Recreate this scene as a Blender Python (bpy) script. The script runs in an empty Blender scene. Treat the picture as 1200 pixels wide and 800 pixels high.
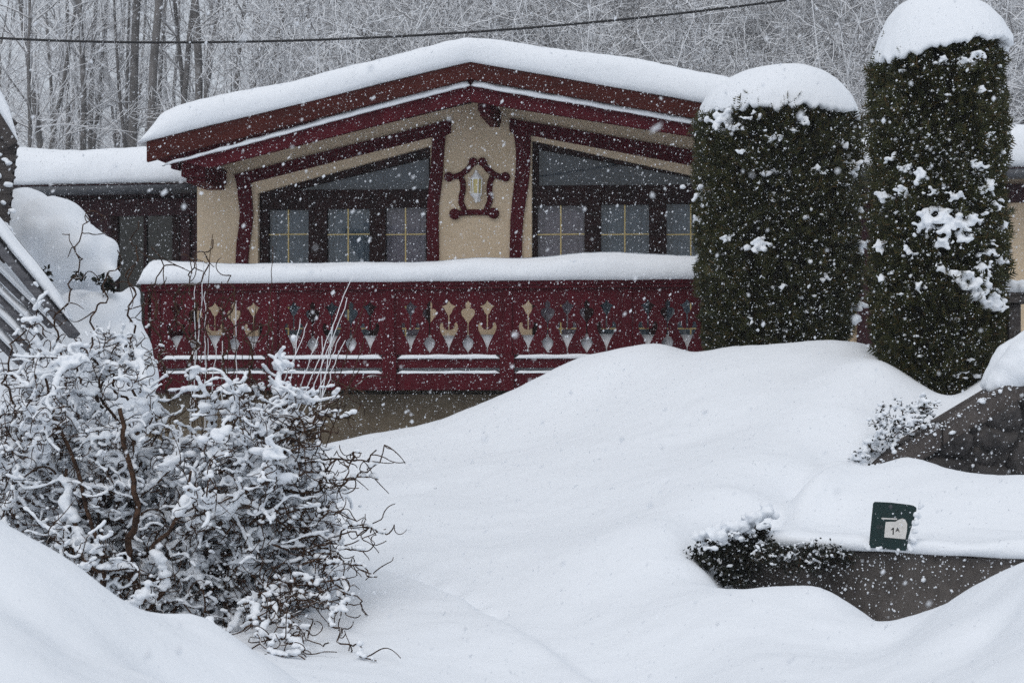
import bpy, bmesh, math, random
import numpy as np
from mathutils import Vector, Matrix, noise as mnoise

random.seed(7)
RNG = np.random.default_rng(7)
SC = bpy.context.scene
COL = SC.collection
F, HZ, EYE = 1800.0, 450.0, 1.7


def at(px, py, Y):
    return Vector(((px - 600) / F * Y, Y, EYE + (HZ - py) / F * Y))


# ------------------------------------------------------------------ materials
def new_mat(name):
    m = bpy.data.materials.new(name)
    m.use_nodes = True
    nt = m.node_tree
    return m, nt, nt.nodes['Principled BSDF']


def nd(nt, typ, **kw):
    n = nt.nodes.new(typ)
    for k, v in kw.items():
        if k in n.inputs:
            n.inputs[k].default_value = v
        else:
            setattr(n, k, v)
    return n


def coords(nt, space='Object'):
    return nt.nodes.new('ShaderNodeTexCoord').outputs[space]


def ramp(nt, fac, stops):
    r = nt.nodes.new('ShaderNodeValToRGB')
    el = r.color_ramp.elements
    while len(el) < len(stops):
        el.new(0.5)
    for e, (p, c) in zip(el, stops):
        e.position = p
        e.color = (*c, 1)
    nt.links.new(fac, r.inputs[0])
    return r.outputs[0]


def bump(nt, b, height, strength=0.3, dist=0.01):
    n = nd(nt, 'ShaderNodeBump', Strength=strength, Distance=dist)
    nt.links.new(height, n.inputs['Height'])
    nt.links.new(n.outputs[0], b.inputs['Normal'])


def mottled(name, c0, c1, scale=6, rough=0.7, bump_s=0.25, bump_scale=60, dist=0.006, stretch=None, spec=0.3):
    """two tones of one colour in a cloudy pattern, with a fine bump"""
    m, nt, b = new_mat(name)
    co = coords(nt)
    if stretch:
        mp = nd(nt, 'ShaderNodeMapping')
        mp.inputs['Scale'].default_value = stretch
        nt.links.new(co, mp.inputs[0])
        co = mp.outputs[0]
    n = nd(nt, 'ShaderNodeTexNoise', Scale=scale, Detail=6.0, Roughness=0.65)
    nt.links.new(co, n.inputs['Vector'])
    nt.links.new(ramp(nt, n.outputs[0], [(0.33, c0), (0.67, c1)]), b.inputs['Base Color'])
    n2 = nd(nt, 'ShaderNodeTexNoise', Scale=bump_scale, Detail=4.0)
    nt.links.new(co, n2.inputs['Vector'])
    bump(nt, b, n2.outputs[0], bump_s, dist)
    b.inputs['Roughness'].default_value = rough
    b.inputs['Specular IOR Level'].default_value = spec
    return m


def snow_mat(name, grain=0.25):
    m, nt, b = new_mat(name)
    co = coords(nt)
    b.inputs['Base Color'].default_value = (0.82, 0.855, 0.90, 1)
    b.inputs['Roughness'].default_value = 0.75
    b.inputs['Specular IOR Level'].default_value = 0.2
    n = nd(nt, 'ShaderNodeTexNoise', Scale=70.0, Detail=3.0, Roughness=0.6)
    n2 = nd(nt, 'ShaderNodeTexNoise', Scale=5.0, Detail=4.0, Roughness=0.5)
    nt.links.new(co, n.inputs['Vector'])
    nt.links.new(co, n2.inputs['Vector'])
    b1 = nd(nt, 'ShaderNodeBump', Strength=grain, Distance=0.012)
    b2 = nd(nt, 'ShaderNodeBump', Strength=0.22, Distance=0.07)
    nt.links.new(n2.outputs[0], b2.inputs['Height'])
    nt.links.new(b2.outputs[0], b1.inputs['Normal'])
    nt.links.new(n.outputs[0], b1.inputs['Height'])
    nt.links.new(b1.outputs[0], b.inputs['Normal'])
    return m


def bark_mat(name, dark, light, z0=0.25, z1=0.6, scale=9.0):
    """bark that carries snow on its upward faces"""
    m, nt, b = new_mat(name)
    co = coords(nt)
    n = nd(nt, 'ShaderNodeTexNoise', Scale=scale, Detail=4.0)
    nt.links.new(co, n.inputs['Vector'])
    bark = ramp(nt, n.outputs[0], [(0.35, dark), (0.65, light)])
    g = nt.nodes.new('ShaderNodeNewGeometry')
    sx = nt.nodes.new('ShaderNodeSeparateXYZ')
    nt.links.new(g.outputs['True Normal'], sx.inputs[0])
    ma = nd(nt, 'ShaderNodeMath', operation='MULTIPLY_ADD')
    nt.links.new(n.outputs[0], ma.inputs[0])
    ma.inputs[1].default_value = 0.9
    ad = nd(nt, 'ShaderNodeMath', operation='SUBTRACT')
    nt.links.new(sx.outputs[2], ma.inputs[2])
    nt.links.new(ma.outputs[0], ad.inputs[0])
    ad.inputs[1].default_value = 0.45
    mr = nd(nt, 'ShaderNodeMapRange')
    mr.inputs['From Min'].default_value = z0
    mr.inputs['From Max'].default_value = z1
    nt.links.new(ad.outputs[0], mr.inputs[0])
    mx = nd(nt, 'ShaderNodeMix', data_type='RGBA')
    nt.links.new(mr.outputs[0], mx.inputs[0])
    nt.links.new(bark, mx.inputs[6])
    mx.inputs[7].default_value = (0.82, 0.84, 0.87, 1)
    nt.links.new(mx.outputs[2], b.inputs['Base Color'])
    b.inputs['Roughness'].default_value = 0.85
    b.inputs['Specular IOR Level'].default_value = 0.15
    return m


def leaf_mat(name, stops):
    m, nt, b = new_mat(name)
    g = nt.nodes.new('ShaderNodeNewGeometry')
    nt.links.new(ramp(nt, g.outputs['Random Per Island'], stops), b.inputs['Base Color'])
    b.inputs['Roughness'].default_value = 0.6
    b.inputs['Specular IOR Level'].default_value = 0.25
    return m


M = {}
M['snow'] = snow_mat('snow', 0.14)
M['snow_fine'] = snow_mat('clinging snow', 0.15)
M['red'] = mottled('maroon paint', (0.048, 0.0026, 0.0065), (0.078, 0.0046, 0.0108), 5, 0.65, 0.3, 30, 0.004, (1, 1, 0.25), 0.12)
M['barge'] = mottled('brown red paint', (0.038, 0.0066, 0.0052), (0.064, 0.0115, 0.008), 4, 0.65, 0.35, 25, 0.004, (0.3, 1, 2.0), 0.12)
M['dark_wood'] = mottled('dark brown stained wood', (0.012, 0.006, 0.006), (0.03, 0.012, 0.012), 6, 0.6, 0.2, 40, 0.003, None, 0.1)
M['plaster'] = mottled('cream render', (0.60, 0.48, 0.335), (0.69, 0.56, 0.41), 2.5, 0.9, 0.5, 55, 0.01, None, 0.1)
M['base_plaster'] = mottled('brown base render', (0.10, 0.08, 0.058), (0.17, 0.14, 0.10), 2.0, 0.9, 0.5, 45, 0.012, None, 0.1)
M['concrete'] = mottled('stained concrete', (0.032, 0.028, 0.026), (0.125, 0.112, 0.104), 3.6, 0.9, 0.7, 26, 0.02, (1, 1, 0.45), 0.15)
M['stone'] = mottled('dark rough stone', (0.022, 0.021, 0.022), (0.075, 0.069, 0.067), 6, 0.9, 0.8, 18, 0.03, None, 0.15)
M['coping'] = mottled('weathered coping', (0.05, 0.043, 0.041), (0.105, 0.092, 0.086), 4, 0.9, 0.6, 22, 0.02, None, 0.15)
M['grey_wood'] = mottled('weathered grey boards', (0.06, 0.06, 0.068), (0.14, 0.14, 0.152), 5, 0.8, 0.5, 18, 0.008, (1, 1, 6), 0.15)
M['shed_wood'] = mottled('old dark boards', (0.035, 0.03, 0.03), (0.10, 0.09, 0.085), 4, 0.85, 0.5, 18, 0.008, (1, 1, 6), 0.15)
M['metal_white'] = mottled('white lantern enamel', (0.80, 0.82, 0.84), (0.88, 0.88, 0.88), 12, 0.35, 0.05, 60, 0.002)
M['brass'] = mottled('brass muntin', (0.55, 0.42, 0.16), (0.68, 0.54, 0.25), 14, 0.4, 0.05, 60, 0.001)
M['gutter'] = mottled('slate grey gutter', (0.045, 0.05, 0.06), (0.075, 0.08, 0.09), 6, 0.5, 0.1, 40, 0.003)
M['curtain'] = mottled('net curtain with reflection tint', (0.17, 0.205, 0.235), (0.23, 0.265, 0.295), 3, 0.9, 0.1, 40, 0.004, (6, 1, 0.3))  # grey blue stands for snowy surroundings reflected in the glass
M['tone_sheet'] = mottled('grey blind', (0.11, 0.13, 0.155), (0.15, 0.175, 0.20), 3, 0.9, 0.1, 40, 0.004, (6, 1, 0.3))  # grey stands for the reflection in the wedge panes
M['curtain_pink'] = mottled('mauve curtain', (0.27, 0.22, 0.25), (0.33, 0.28, 0.31), 3, 0.9, 0.1, 40, 0.004, (6, 1, 0.3))
M['cable'] = mottled('black cable sheath', (0.012, 0.012, 0.014), (0.02, 0.02, 0.022), 6, 0.5, 0.1, 50, 0.001)
M['sign_green'] = mottled('dark green plate', (0.003, 0.017, 0.017), (0.006, 0.025, 0.025), 20, 0.35, 0.05, 60, 0.001)
M['sticker'] = mottled('off white sticker', (0.55, 0.54, 0.52), (0.68, 0.67, 0.64), 25, 0.6, 0.1, 60, 0.001)
M['ink'] = mottled('black ink', (0.012, 0.012, 0.012), (0.02, 0.02, 0.02), 25, 0.6, 0.0, 60, 0.001)
M['orange'] = mottled('orange plastic', (0.5, 0.12, 0.02), (0.65, 0.18, 0.04), 20, 0.4, 0.05, 60, 0.001)
M['amber'] = mottled('amber lantern glass', (0.50, 0.42, 0.17), (0.66, 0.56, 0.26), 30, 0.25, 0.1, 40, 0.002)
M['forest_bark'] = bark_mat('snow dusted forest bark', (0.10, 0.095, 0.093), (0.18, 0.17, 0.166), 0.15, 0.6, 2.0)
M['forest_twig'] = bark_mat('snow laden twigs paled for haze', (0.19, 0.178, 0.175), (0.29, 0.275, 0.27), -0.7, -0.1, 2.0)  # paleness beyond the snow stands for distance haze
M['hazel'] = bark_mat('contorted hazel bark', (0.022, 0.013, 0.009), (0.075, 0.042, 0.026), 0.75, 0.98, 30.0)
M['thuja'] = leaf_mat('arborvitae scale leaves', [(0.0, (0.012, 0.015, 0.005)), (0.45, (0.034, 0.039, 0.012)), (0.8, (0.060, 0.060, 0.018)), (1.0, (0.085, 0.055, 0.02))])
M['ivy'] = leaf_mat('dark ivy leaves', [(0.0, (0.006, 0.008, 0.005)), (0.6, (0.014, 0.017, 0.009)), (1.0, (0.024, 0.017, 0.010))])
M['deadleaf'] = leaf_mat('withered leaves', [(0.0, (0.07, 0.022, 0.009)), (1.0, (0.14, 0.045, 0.018))])
M['core'] = mottled('dry inner twigs in painted shade', (0.008, 0.008, 0.005), (0.018, 0.016, 0.009), 15, 0.95, 0.6, 30, 0.03, None, 0.05)  # near-black puts the shade between sprays into the colour

m, nt, b = new_mat('window glass')
tr = nd(nt, 'ShaderNodeBsdfTransparent')
tr.inputs[0].default_value = (0.72, 0.76, 0.80, 1)
gl = nd(nt, 'ShaderNodeBsdfGlossy', Roughness=0.03)
fr = nd(nt, 'ShaderNodeFresnel', IOR=1.6)
mx = nt.nodes.new('ShaderNodeMixShader')
nt.links.new(fr.outputs[0], mx.inputs[0])
nt.links.new(tr.outputs[0], mx.inputs[1])
nt.links.new(gl.outputs[0], mx.inputs[2])
nt.links.new(mx.outputs[0], nt.nodes['Material Output'].inputs['Surface'])
M['glass'] = m

m, nt, b = new_mat('loose snowflake')
nt.nodes.remove(b)
df = nd(nt, 'ShaderNodeBsdfDiffuse')
tl = nd(nt, 'ShaderNodeBsdfTranslucent')
for q in (df, tl): q.inputs[0].default_value = (.9, .92, .95, 1)
tp = nd(nt, 'ShaderNodeBsdfTransparent')
m1, m2 = nt.nodes.new('ShaderNodeMixShader'), nt.nodes.new('ShaderNodeMixShader')
m1.inputs[0].default_value = .45
nt.links.new(df.outputs[0], m1.inputs[1])
nt.links.new(tl.outputs[0], m1.inputs[2])
m2.inputs[0].default_value = .2
nt.links.new(m1.outputs[0], m2.inputs[1])
nt.links.new(tp.outputs[0], m2.inputs[2])
nt.links.new(m2.outputs[0], nt.nodes['Material Output'].inputs['Surface'])
M['flake'] = m
M['dark_red'] = mottled('dark maroon boards', (0.022, 0.004, 0.007), (0.042, 0.006, 0.011), 5, 0.6, 0.4, 25, 0.006, (4, 1, 0.3))  # darker maroon for the wing wall and its boards


# ------------------------------------------------------------------ mesh helpers
def tag(o, label=None, cat=None, group=None, kind=None):
    if label: o['label'] = label
    if cat: o['category'] = cat
    if group: o['group'] = group
    if kind: o['kind'] = kind
    return o


def empty(name, loc, rz=0.0):
    o = bpy.data.objects.new(name, None)
    COL.objects.link(o)
    o.location = loc
    o.rotation_euler = (0, 0, rz)
    o.empty_display_size = 0.2
    return o


def link_mesh(name, me, mat, parent=None, smooth=True):
    me.materials.clear()
    me.materials.append(mat)
    if smooth:
        me.polygons.foreach_set('use_smooth', np.ones(len(me.polygons), dtype=bool))
    o = bpy.data.objects.new(name, me)
    COL.objects.link(o)
    if parent: o.parent = parent
    return o


def np_mesh(name, V, Q):
    """V (n,3), Q (m,k) faces all with k corners"""
    me = bpy.data.meshes.new(name)
    V = np.asarray(V, dtype=np.float32)
    Q = np.asarray(Q, dtype=np.int32)
    me.vertices.add(len(V))
    me.vertices.foreach_set('co', V.ravel())
    me.loops.add(Q.size)
    me.loops.foreach_set('vertex_index', Q.ravel())
    me.polygons.add(len(Q))
    me.polygons.foreach_set('loop_start', np.arange(0, Q.size, Q.shape[1], dtype=np.int32))
    me.update(calc_edges=True)
    me.validate()
    return me


class MB:
    def __init__(s):
        s.v, s.f = [], []

    def add(s, vs, fs):
        k = len(s.v)
        s.v += [tuple(p) for p in vs]
        s.f += [tuple(i + k for i in q) for q in fs]
        return s

    def box(s, x0, x1, y0, y1, z0, z1):
        vs = [(x, y, z) for z in (z0, z1) for y in (y0, y1) for x in (x0, x1)]
        return s.add(vs, [(0, 2, 3, 1), (4, 5, 7, 6), (0, 1, 5, 4), (2, 6, 7, 3), (0, 4, 6, 2), (1, 3, 7, 5)])

    def hexa(s, P):
        """8 corners: 4 of one end then 4 of the other"""
        return s.add(P, [(0, 1, 2, 3), (7, 6, 5, 4), (0, 4, 5, 1), (1, 5, 6, 2), (2, 6, 7, 3), (3, 7, 4, 0)])

    def beam(s, a, b, w, h, up=(0, 0, 1)):
        a, b = Vector(a), Vector(b)
        t = (b - a).normalized()
        side = t.cross(Vector(up)).normalized() * (w / 2)
        u = side.cross(t).normalized() * (h / 2)
        return s.hexa([a - side - u, a + side - u, a + side + u, a - side + u, b - side - u, b + side - u, b + side + u, b - side + u])

    def prism(s, poly, v0, v1):
        """convex polygon in (u, w), from v0 to v1"""
        n = len(poly)
        vs = [(p[0], v0, p[1]) for p in poly] + [(p[0], v1, p[1]) for p in poly]
        return s.add(vs, [tuple(range(n)), tuple(range(2 * n - 1, n - 1, -1))] + [(i, i + n, (i + 1) % n + n, (i + 1) % n) for i in range(n)])

    def tube(s, pts, r, n=8, flat=1.0):
        pts = [Vector(p) for p in pts]
        k = len(s.v)
        for i, p in enumerate(pts):
            t = (pts[min(i + 1, len(pts) - 1)] - pts[max(i - 1, 0)]).normalized()
            a = t.cross(Vector((0, 1, 0)))
            if a.length < 0.1: a = t.cross(Vector((1, 0, 0)))
            a.normalize()
            c = a.cross(t).normalized()
            rr = r[i] if isinstance(r, (list, tuple)) else r
            for j in range(n):
                g = 2 * math.pi * j / n
                s.v.append(tuple(p + a * math.cos(g) * rr + c * math.sin(g) * rr * flat))
        m_ = len(pts)
        for i in range(m_ - 1):
            for j in range(n):
                s.f.append((k + i * n + j, k + i * n + (j + 1) % n, k + (i + 1) * n + (j + 1) % n, k + (i + 1) * n + j))
        s.f.append(tuple(k + j for j in range(n - 1, -1, -1)))
        s.f.append(tuple(k + (m_ - 1) * n + j for j in range(n)))
        return s

    def lathe(s, prof, c, n=12, ax=(0, 0, 1)):
        ax = Vector(ax)
        q = Vector((0, 0, 1)).rotation_difference(ax)
        k = len(s.v)
        for r, z in prof:
            for j in range(n):
                g = 2 * math.pi * j / n
                s.v.append(tuple(Vector(c) + q @ Vector((r * math.cos(g), r * math.sin(g), z))))
        for i in range(len(prof) - 1):
            for j in range(n):
                s.f.append((k + i * n + j, k + i * n + (j + 1) % n, k + (i + 1) * n + (j + 1) % n, k + (i + 1) * n + j))
        s.f.append(tuple(k + j for j in range(n - 1, -1, -1)))
        s.f.append(tuple(k + (len(prof) - 1) * n + j for j in range(n)))
        return s

    def ball(s, c, r, n=14, sx=1, sy=1, sz=1):
        prof = [(max(1e-3, math.sin(math.pi * i / 8)), -math.cos(math.pi * i / 8)) for i in range(9)]
        k = len(s.v)
        s.lathe(prof, (0, 0, 0), n)
        for i in range(k, len(s.v)):
            p = s.v[i]
            s.v[i] = (c[0] + p[0] * r * sx, c[1] + p[1] * r * sy, c[2] + p[2] * r * sz)
        return s

    def build(s, name, mat, parent=None, smooth=False, bevel=0.0):
        me = bpy.data.meshes.new(name)
        me.from_pydata(s.v, [], s.f)
        me.validate()
        bm = bmesh.new()
        bm.from_mesh(me)
        bmesh.ops.recalc_face_normals(bm, faces=bm.faces)
        bm.to_mesh(me)
        bm.free()
        o = link_mesh(name, me, mat, parent, smooth)
        if bevel:
            mo = o.modifiers.new('bevel', 'BEVEL')
            mo.width = bevel
            mo.segments = 2
            mo.limit_method = 'ANGLE'
            mo.harden_normals = False
        return o


def baked(o):
    """the object's evaluated mesh as plain mesh data"""
    dg = bpy.context.evaluated_depsgraph_get()
    dg.update()
    return bpy.data.meshes.new_from_object(o.evaluated_get(dg), preserve_all_data_layers=False, depsgraph=dg)


def cutout(name, outer, holes, v0, v1, mat, parent=None, bevel=0.0):
    """a board in the (u, w) plane with holes, from v0 to v1"""
    cu = bpy.data.curves.new('outline', 'CURVE')
    cu.dimensions = '2D'
    cu.fill_mode = 'BOTH'
    cu.extrude = abs(v1 - v0) / 2
    cu.bevel_depth = bevel
    for loop in [outer] + list(holes):
        sp = cu.splines.new('POLY')
        sp.points.add(len(loop) - 1)
        for p, q in zip(sp.points, loop):
            p.co = (q[0], q[1], 0, 1)
        sp.use_cyclic_u = True
    t = bpy.data.objects.new('outline', cu)
    COL.objects.link(t)
    me = baked(t)
    bpy.data.objects.remove(t)
    n = len(me.vertices)
    co = np.empty(n * 3, dtype=np.float32)
    me.vertices.foreach_get('co', co)
    co = co.reshape(-1, 3)
    out = np.stack([co[:, 0], (v0 + v1) / 2 - co[:, 2], co[:, 1]], 1)
    me.vertices.foreach_set('co', out.ravel().astype(np.float32))
    me.update()
    me.name = name
    return link_mesh(name, me, mat, parent, False)


def tubes(lines, sides=4):
    """lines: [(pts (n,3), radii (n,))] -> one vertex and quad array"""
    VV, QQ, k = [], [], 0
    ang = np.arange(sides) * 2 * np.pi / sides
    ca, sa = np.cos(ang), np.sin(ang)
    for P, R in lines:
        P = np.asarray(P, float)
        R = np.asarray(R, float)
        n = len(P)
        T = np.empty_like(P)
        T[1:-1] = P[2:] - P[:-2]
        T[0] = P[1] - P[0]
        T[-1] = P[-1] - P[-2]
        T /= np.linalg.norm(T, axis=1)[:, None] + 1e-9
        ref = np.array([0.31, 0.87, 0.38]) if abs(T[0] @ np.array([0.31, 0.87, 0.38])) < 0.8 else np.array([0.9, -0.3, 0.3])
        A = np.cross(T, ref)
        A /= np.linalg.norm(A, axis=1)[:, None] + 1e-9
        B = np.cross(T, A)
        V = P[:, None, :] + R[:, None, None] * (A[:, None, :] * ca[None, :, None] + B[:, None, :] * sa[None, :, None])
        VV.append(V.reshape(-1, 3))
        i = (np.arange(n - 1) * sides)[:, None]
        j = np.arange(sides)[None, :]
        j2 = (j + 1) % sides
        QQ.append((np.stack([i + j, i + j2, i + sides + j2, i + sides + j], -1) + k).reshape(-1, 4))
        k += n * sides
    return np.concatenate(VV), np.concatenate(QQ)


ICO = {}
for sub in (1, 2):
    bm = bmesh.new()
    bmesh.ops.create_icosphere(bm, subdivisions=sub, radius=1)
    bm.verts.ensure_lookup_table()
    ICO[sub] = (np.array([v.co[:] for v in bm.verts]), np.array([[v.index for v in f.verts] for f in bm.faces]))
    bm.free()


def lumps(C, S, sub=1, jitter=0.25, rng=RNG, tilt=True):
    """irregular pebbles: centres (n,3), sizes (n,3)"""
    C, S = np.asarray(C, float), np.asarray(S, float)
    V0, F0 = ICO[sub]
    n, m_ = len(C), len(V0)
    j = 1 + jitter * rng.standard_normal((n, m_, 1)).clip(-2, 2)
    V = V0[None] * j * S[:, None, :]
    if tilt:
        a = rng.uniform(0, 2 * np.pi, n)
        c, s_ = np.cos(a)[:, None], np.sin(a)[:, None]
        V = np.stack([V[..., 0] * c - V[..., 1] * s_, V[..., 0] * s_ + V[..., 1] * c, V[..., 2]], -1)
    V = V + C[:, None, :]
    Fc = (F0[None] + (np.arange(n) * m_)[:, None, None]).reshape(-1, 3)
    return V.reshape(-1, 3), Fc


def fused(name, V, Fc, voxel, mat, parent=None, smooth_it=4, rough=0.0, rscale=8.0):
    """many overlapping lumps melted into one soft snow surface"""
    me = np_mesh(name, V, Fc)
    o = link_mesh(name, me, mat, None, True)
    r = o.modifiers.new('melt', 'REMESH')
    r.mode = 'VOXEL'
    r.voxel_size = voxel
    if smooth_it:
        s_ = o.modifiers.new('soften', 'SMOOTH')
        s_.factor = 0.5
        s_.iterations = smooth_it
    me2 = baked(o)
    bpy.data.objects.remove(o)
    if rough:
        n = len(me2.vertices)
        co = np.empty(n * 3, dtype=np.float32)
        me2.vertices.foreach_get('co', co)
        co = co.reshape(-1, 3)
        d = np.array([mnoise.noise(Vector(p) * rscale) for p in co])
        co[:, 2] += rough * d
        co[:, 0] += rough * 0.6 * np.roll(d, 7)
        me2.vertices.foreach_set('co', co.ravel())
        me2.update()
    me2.name = name
    return link_mesh(name, me2, mat, parent, True)


def nz(x, y, z=0.0):
    return mnoise.noise(Vector((x, y, z)))


# ------------------------------------------------------------------ snow-covered ground, one sheet out to the horizon
ctrl = []


def cp(*pts, back=0.0, drop=0.0):
    for px, py, Y in pts:
        p = at(px, py, Y)
        ctrl.append((p.x, p.y, p.z))
        if back:
            k = (Y + back) / Y
            ctrl.append((p.x * k, Y + back, p.z - drop))


# middle slope up to the drift under the balcony
cp((600, 800, 7.5), (450, 800, 7.2), (750, 800, 7.2), (520, 740, 8.2), (650, 740, 8.2), (430, 700, 9), (600, 690, 9.2), (720, 700, 8.8),
   (440, 640, 10.3), (560, 630, 10.8), (680, 620, 10.6), (420, 580, 12.3), (540, 570, 12.6), (680, 560, 12), (420, 530, 14.8), (520, 520, 14.6),
   (640, 500, 14.2), (760, 500, 13), (860, 500, 12.6), (760, 440, 14.4), (850, 440, 13.8), (940, 440, 13.4), (700, 460, 14.6))
cp((370, 524, 16.4), (430, 513, 16.3), (500, 499, 16.1), (560, 478, 16), (600, 460, 15.9), (640, 438, 15.7), (680, 419, 15.6), (730, 407, 15.4),
   (770, 402, 15.3), (810, 411, 15.1), (870, 408, 14.9), (940, 405, 14.7), (1005, 403, 14.4), back=1.1, drop=0.5)
# right flank of the drift
cp((1000, 470, 12.5), (1040, 478, 12.5), (1020, 510, 12.0), (990, 540, 11.3), (950, 562, 10.8), (960, 510, 12), (930, 540, 11.4), (900, 592, 10.4),
   (850, 600, 10.3), (820, 636, 9.75), (790, 680, 9.0), (800, 760, 7.6))
cp((1035, 425, 13.1), (1060, 449, 12.9), (1090, 470, 12.75))
cp((1120, 462, 13.2), (1150, 447, 13.0), (1180, 425, 13.2), (1215, 400, 13.6), (1150, 440, 14.5), (1250, 380, 15))
# terrace above the concrete wall
cp((900, 634, 9.75), (1000, 634, 9.6), (1100, 636, 9.35), (1200, 640, 9.1), (950, 600, 10.1), (1040, 595, 10), (1120, 590, 9.9), (1200, 595, 9.7), (1010, 565, 10.5))
cp((1020, 546, 10.9), (1060, 535, 11), (1100, 545, 10.8), (1150, 558, 10.6), (1200, 560, 10.4), (1260, 558, 10.2), back=0.45, drop=0.2)
# dip at the foot of the wall and the bank in front of it
cp((1080, 575, 11.5), (1200, 592, 11.4), (865, 720, 9.3), (950, 738, 9.05), (1050, 758, 8.8), (1150, 745, 8.55), (1230, 735, 8.35))
cp((812, 650, 9.5), (832, 677, 9.25), (870, 698, 8.95), (910, 703, 8.8), (960, 691, 8.5), (1000, 711, 8.35), (1040, 737, 8.25), (1060, 736, 8.2),
   (1090, 717, 7.9), (1120, 700, 7.5), (1160, 682, 7.1), (1200, 667, 6.8), (1260, 648, 6.5))
cp((1050, 750, 7.6), (1040, 766, 7.1), (1000, 738, 7.8), (900, 760, 7.2), (1000, 785, 6.7), (1100, 780, 6.2), (1200, 740, 5.9), (900, 800, 6.6), (1100, 810, 5.6), (1200, 800, 5.2))
# near bank at the lower left
cp((-60, 588, 5.2), (0, 611, 5.0), (60, 643, 4.9), (110, 688, 4.8), (152, 733, 4.72), (185, 722, 5.1), (220, 718, 5.2), (248, 727, 5.2), (300, 765, 5.1), (350, 801, 5.0),
   back=1.0, drop=0.45)
cp((0, 800, 3.6), (100, 800, 3.8), (200, 800, 4.2), (0, 700, 4.2), (160, 760, 4.5), (-100, 700, 4.2))
# under and behind the bush
cp((190, 742, 9.2), (-100, 690, 9), (350, 700, 9.5), (330, 770, 7.6), (100, 640, 12), (-80, 600, 13), (250, 590, 13), (100, 500, 15), (220, 540, 15.6), (-150, 470, 15), (330, 540, 16))
for x in (-6, -2, 2, 6):
    ctrl.append((x, 19.0, 0.5))
ctrl += [(-5, 2.5, 0.5), (0, 2.0, 0.0), (4.5, 2.5, 0.4), (0, 5.0, 0.12), (2.5, 4.0, 0.35), (6, 8, 0.7), (6, 12, 1.5), (-6, 10, 0.6)]
CT = np.array(ctrl)
wa, wb = at(846, 642, 9.62), at(1200, 655, 8.78)
wd = Vector((wb.x - wa.x, wb.y - wa.y, 0)).normalized()
wn = Vector((-wd.y, wd.x, 0))
if wn.y < 0: wn = -wn
_n = len(CT)


def tps(d2):
    return 0.5 * d2 * np.log(d2 + 1e-9)


def sstep(a, b, x):
    t = np.clip((x - a) / (b - a), 0, 1)
    return t * t * (3 - 2 * t)


def wall_step(x, y):
    d = (x - wa.x) * wn.x + (y - wa.y) * wn.y
    s_ = (x - wa.x) * wd.x + (y - wa.y) * wd.y
    return .5 * sstep(.04, .26, d) * (1 - sstep(1.0, 3.0, d)) * sstep(-.05, .35, s_) * (1 - sstep(4.5, 6, s_))


CT[:, 2] -= wall_step(CT[:, 0], CT[:, 1])
_A = np.zeros((_n + 3, _n + 3))
_d2 = ((CT[:, None, :2] - CT[None, :, :2]) ** 2).sum(-1)
_A[:_n, :_n] = tps(_d2) + np.eye(_n) * 0.0006
_A[:_n, _n:] = np.c_[np.ones(_n), CT[:, :2]]
_A[_n:, :_n] = _A[:_n, _n:].T
_W = np.linalg.solve(_A, np.r_[CT[:, 2], 0, 0, 0])


def hill(x, y):
    right = sstep(-20, 8, x)
    s_ = 0.05 + 0.47 * right
    up = np.maximum(0, y - 27)
    return 0.45 + s_ * up * sstep(0, 12, up) + np.sin(x * 0.13 + y * 0.07) * 0.5 * sstep(26, 40, y)


trenches = []   # (points in x, y), width, depth: footprints trodden and drifted over, and creases


def trench(pix, w, d):
    trenches.append(([(at(*p).x, at(*p).y) for p in pix], w, d))


trench([(405, 645, 10.3), (440, 657, 10.0), (475, 664, 9.8), (500, 670, 9.6), (530, 681, 9.3), (560, 694, 9.1), (610, 722, 8.55), (650, 745, 8.15), (700, 781, 7.6), (745, 808, 7.2)], (0.38, 0.05), 0.085)
for q_ in ((496, 661, 9.75), (524, 670, 9.5), (552, 681, 9.25), (575, 692, 9.0)):
    trench([q_, (q_[0] + 6, q_[1] + 3, q_[2] - .04)], .045, .06)
trench([(385, 590, 12.1), (440, 575, 12.4), (480, 560, 12.8)], 0.13, 0.06)
trench([(520, 560, 12.6), (600, 575, 12.1), (640, 600, 11.5)], .3, .04)
trench([(700, 470, 14.0), (760, 520, 12.5), (770, 580, 11.2)], .5, .05)
trench([(908, 608, 10.1), (925, 585, 10.45), (945, 563, 10.8), (1000, 549, 11.1)], 0.07, 0.07)
trench([(0, 680, 4.4), (60, 745, 4.2), (110, 790, 4.0)], 0.10, 0.03)
trench([(1150, 700, 6.9), (1170, 740, 6.2), (1165, 770, 5.8)], 0.10, 0.03)


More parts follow.
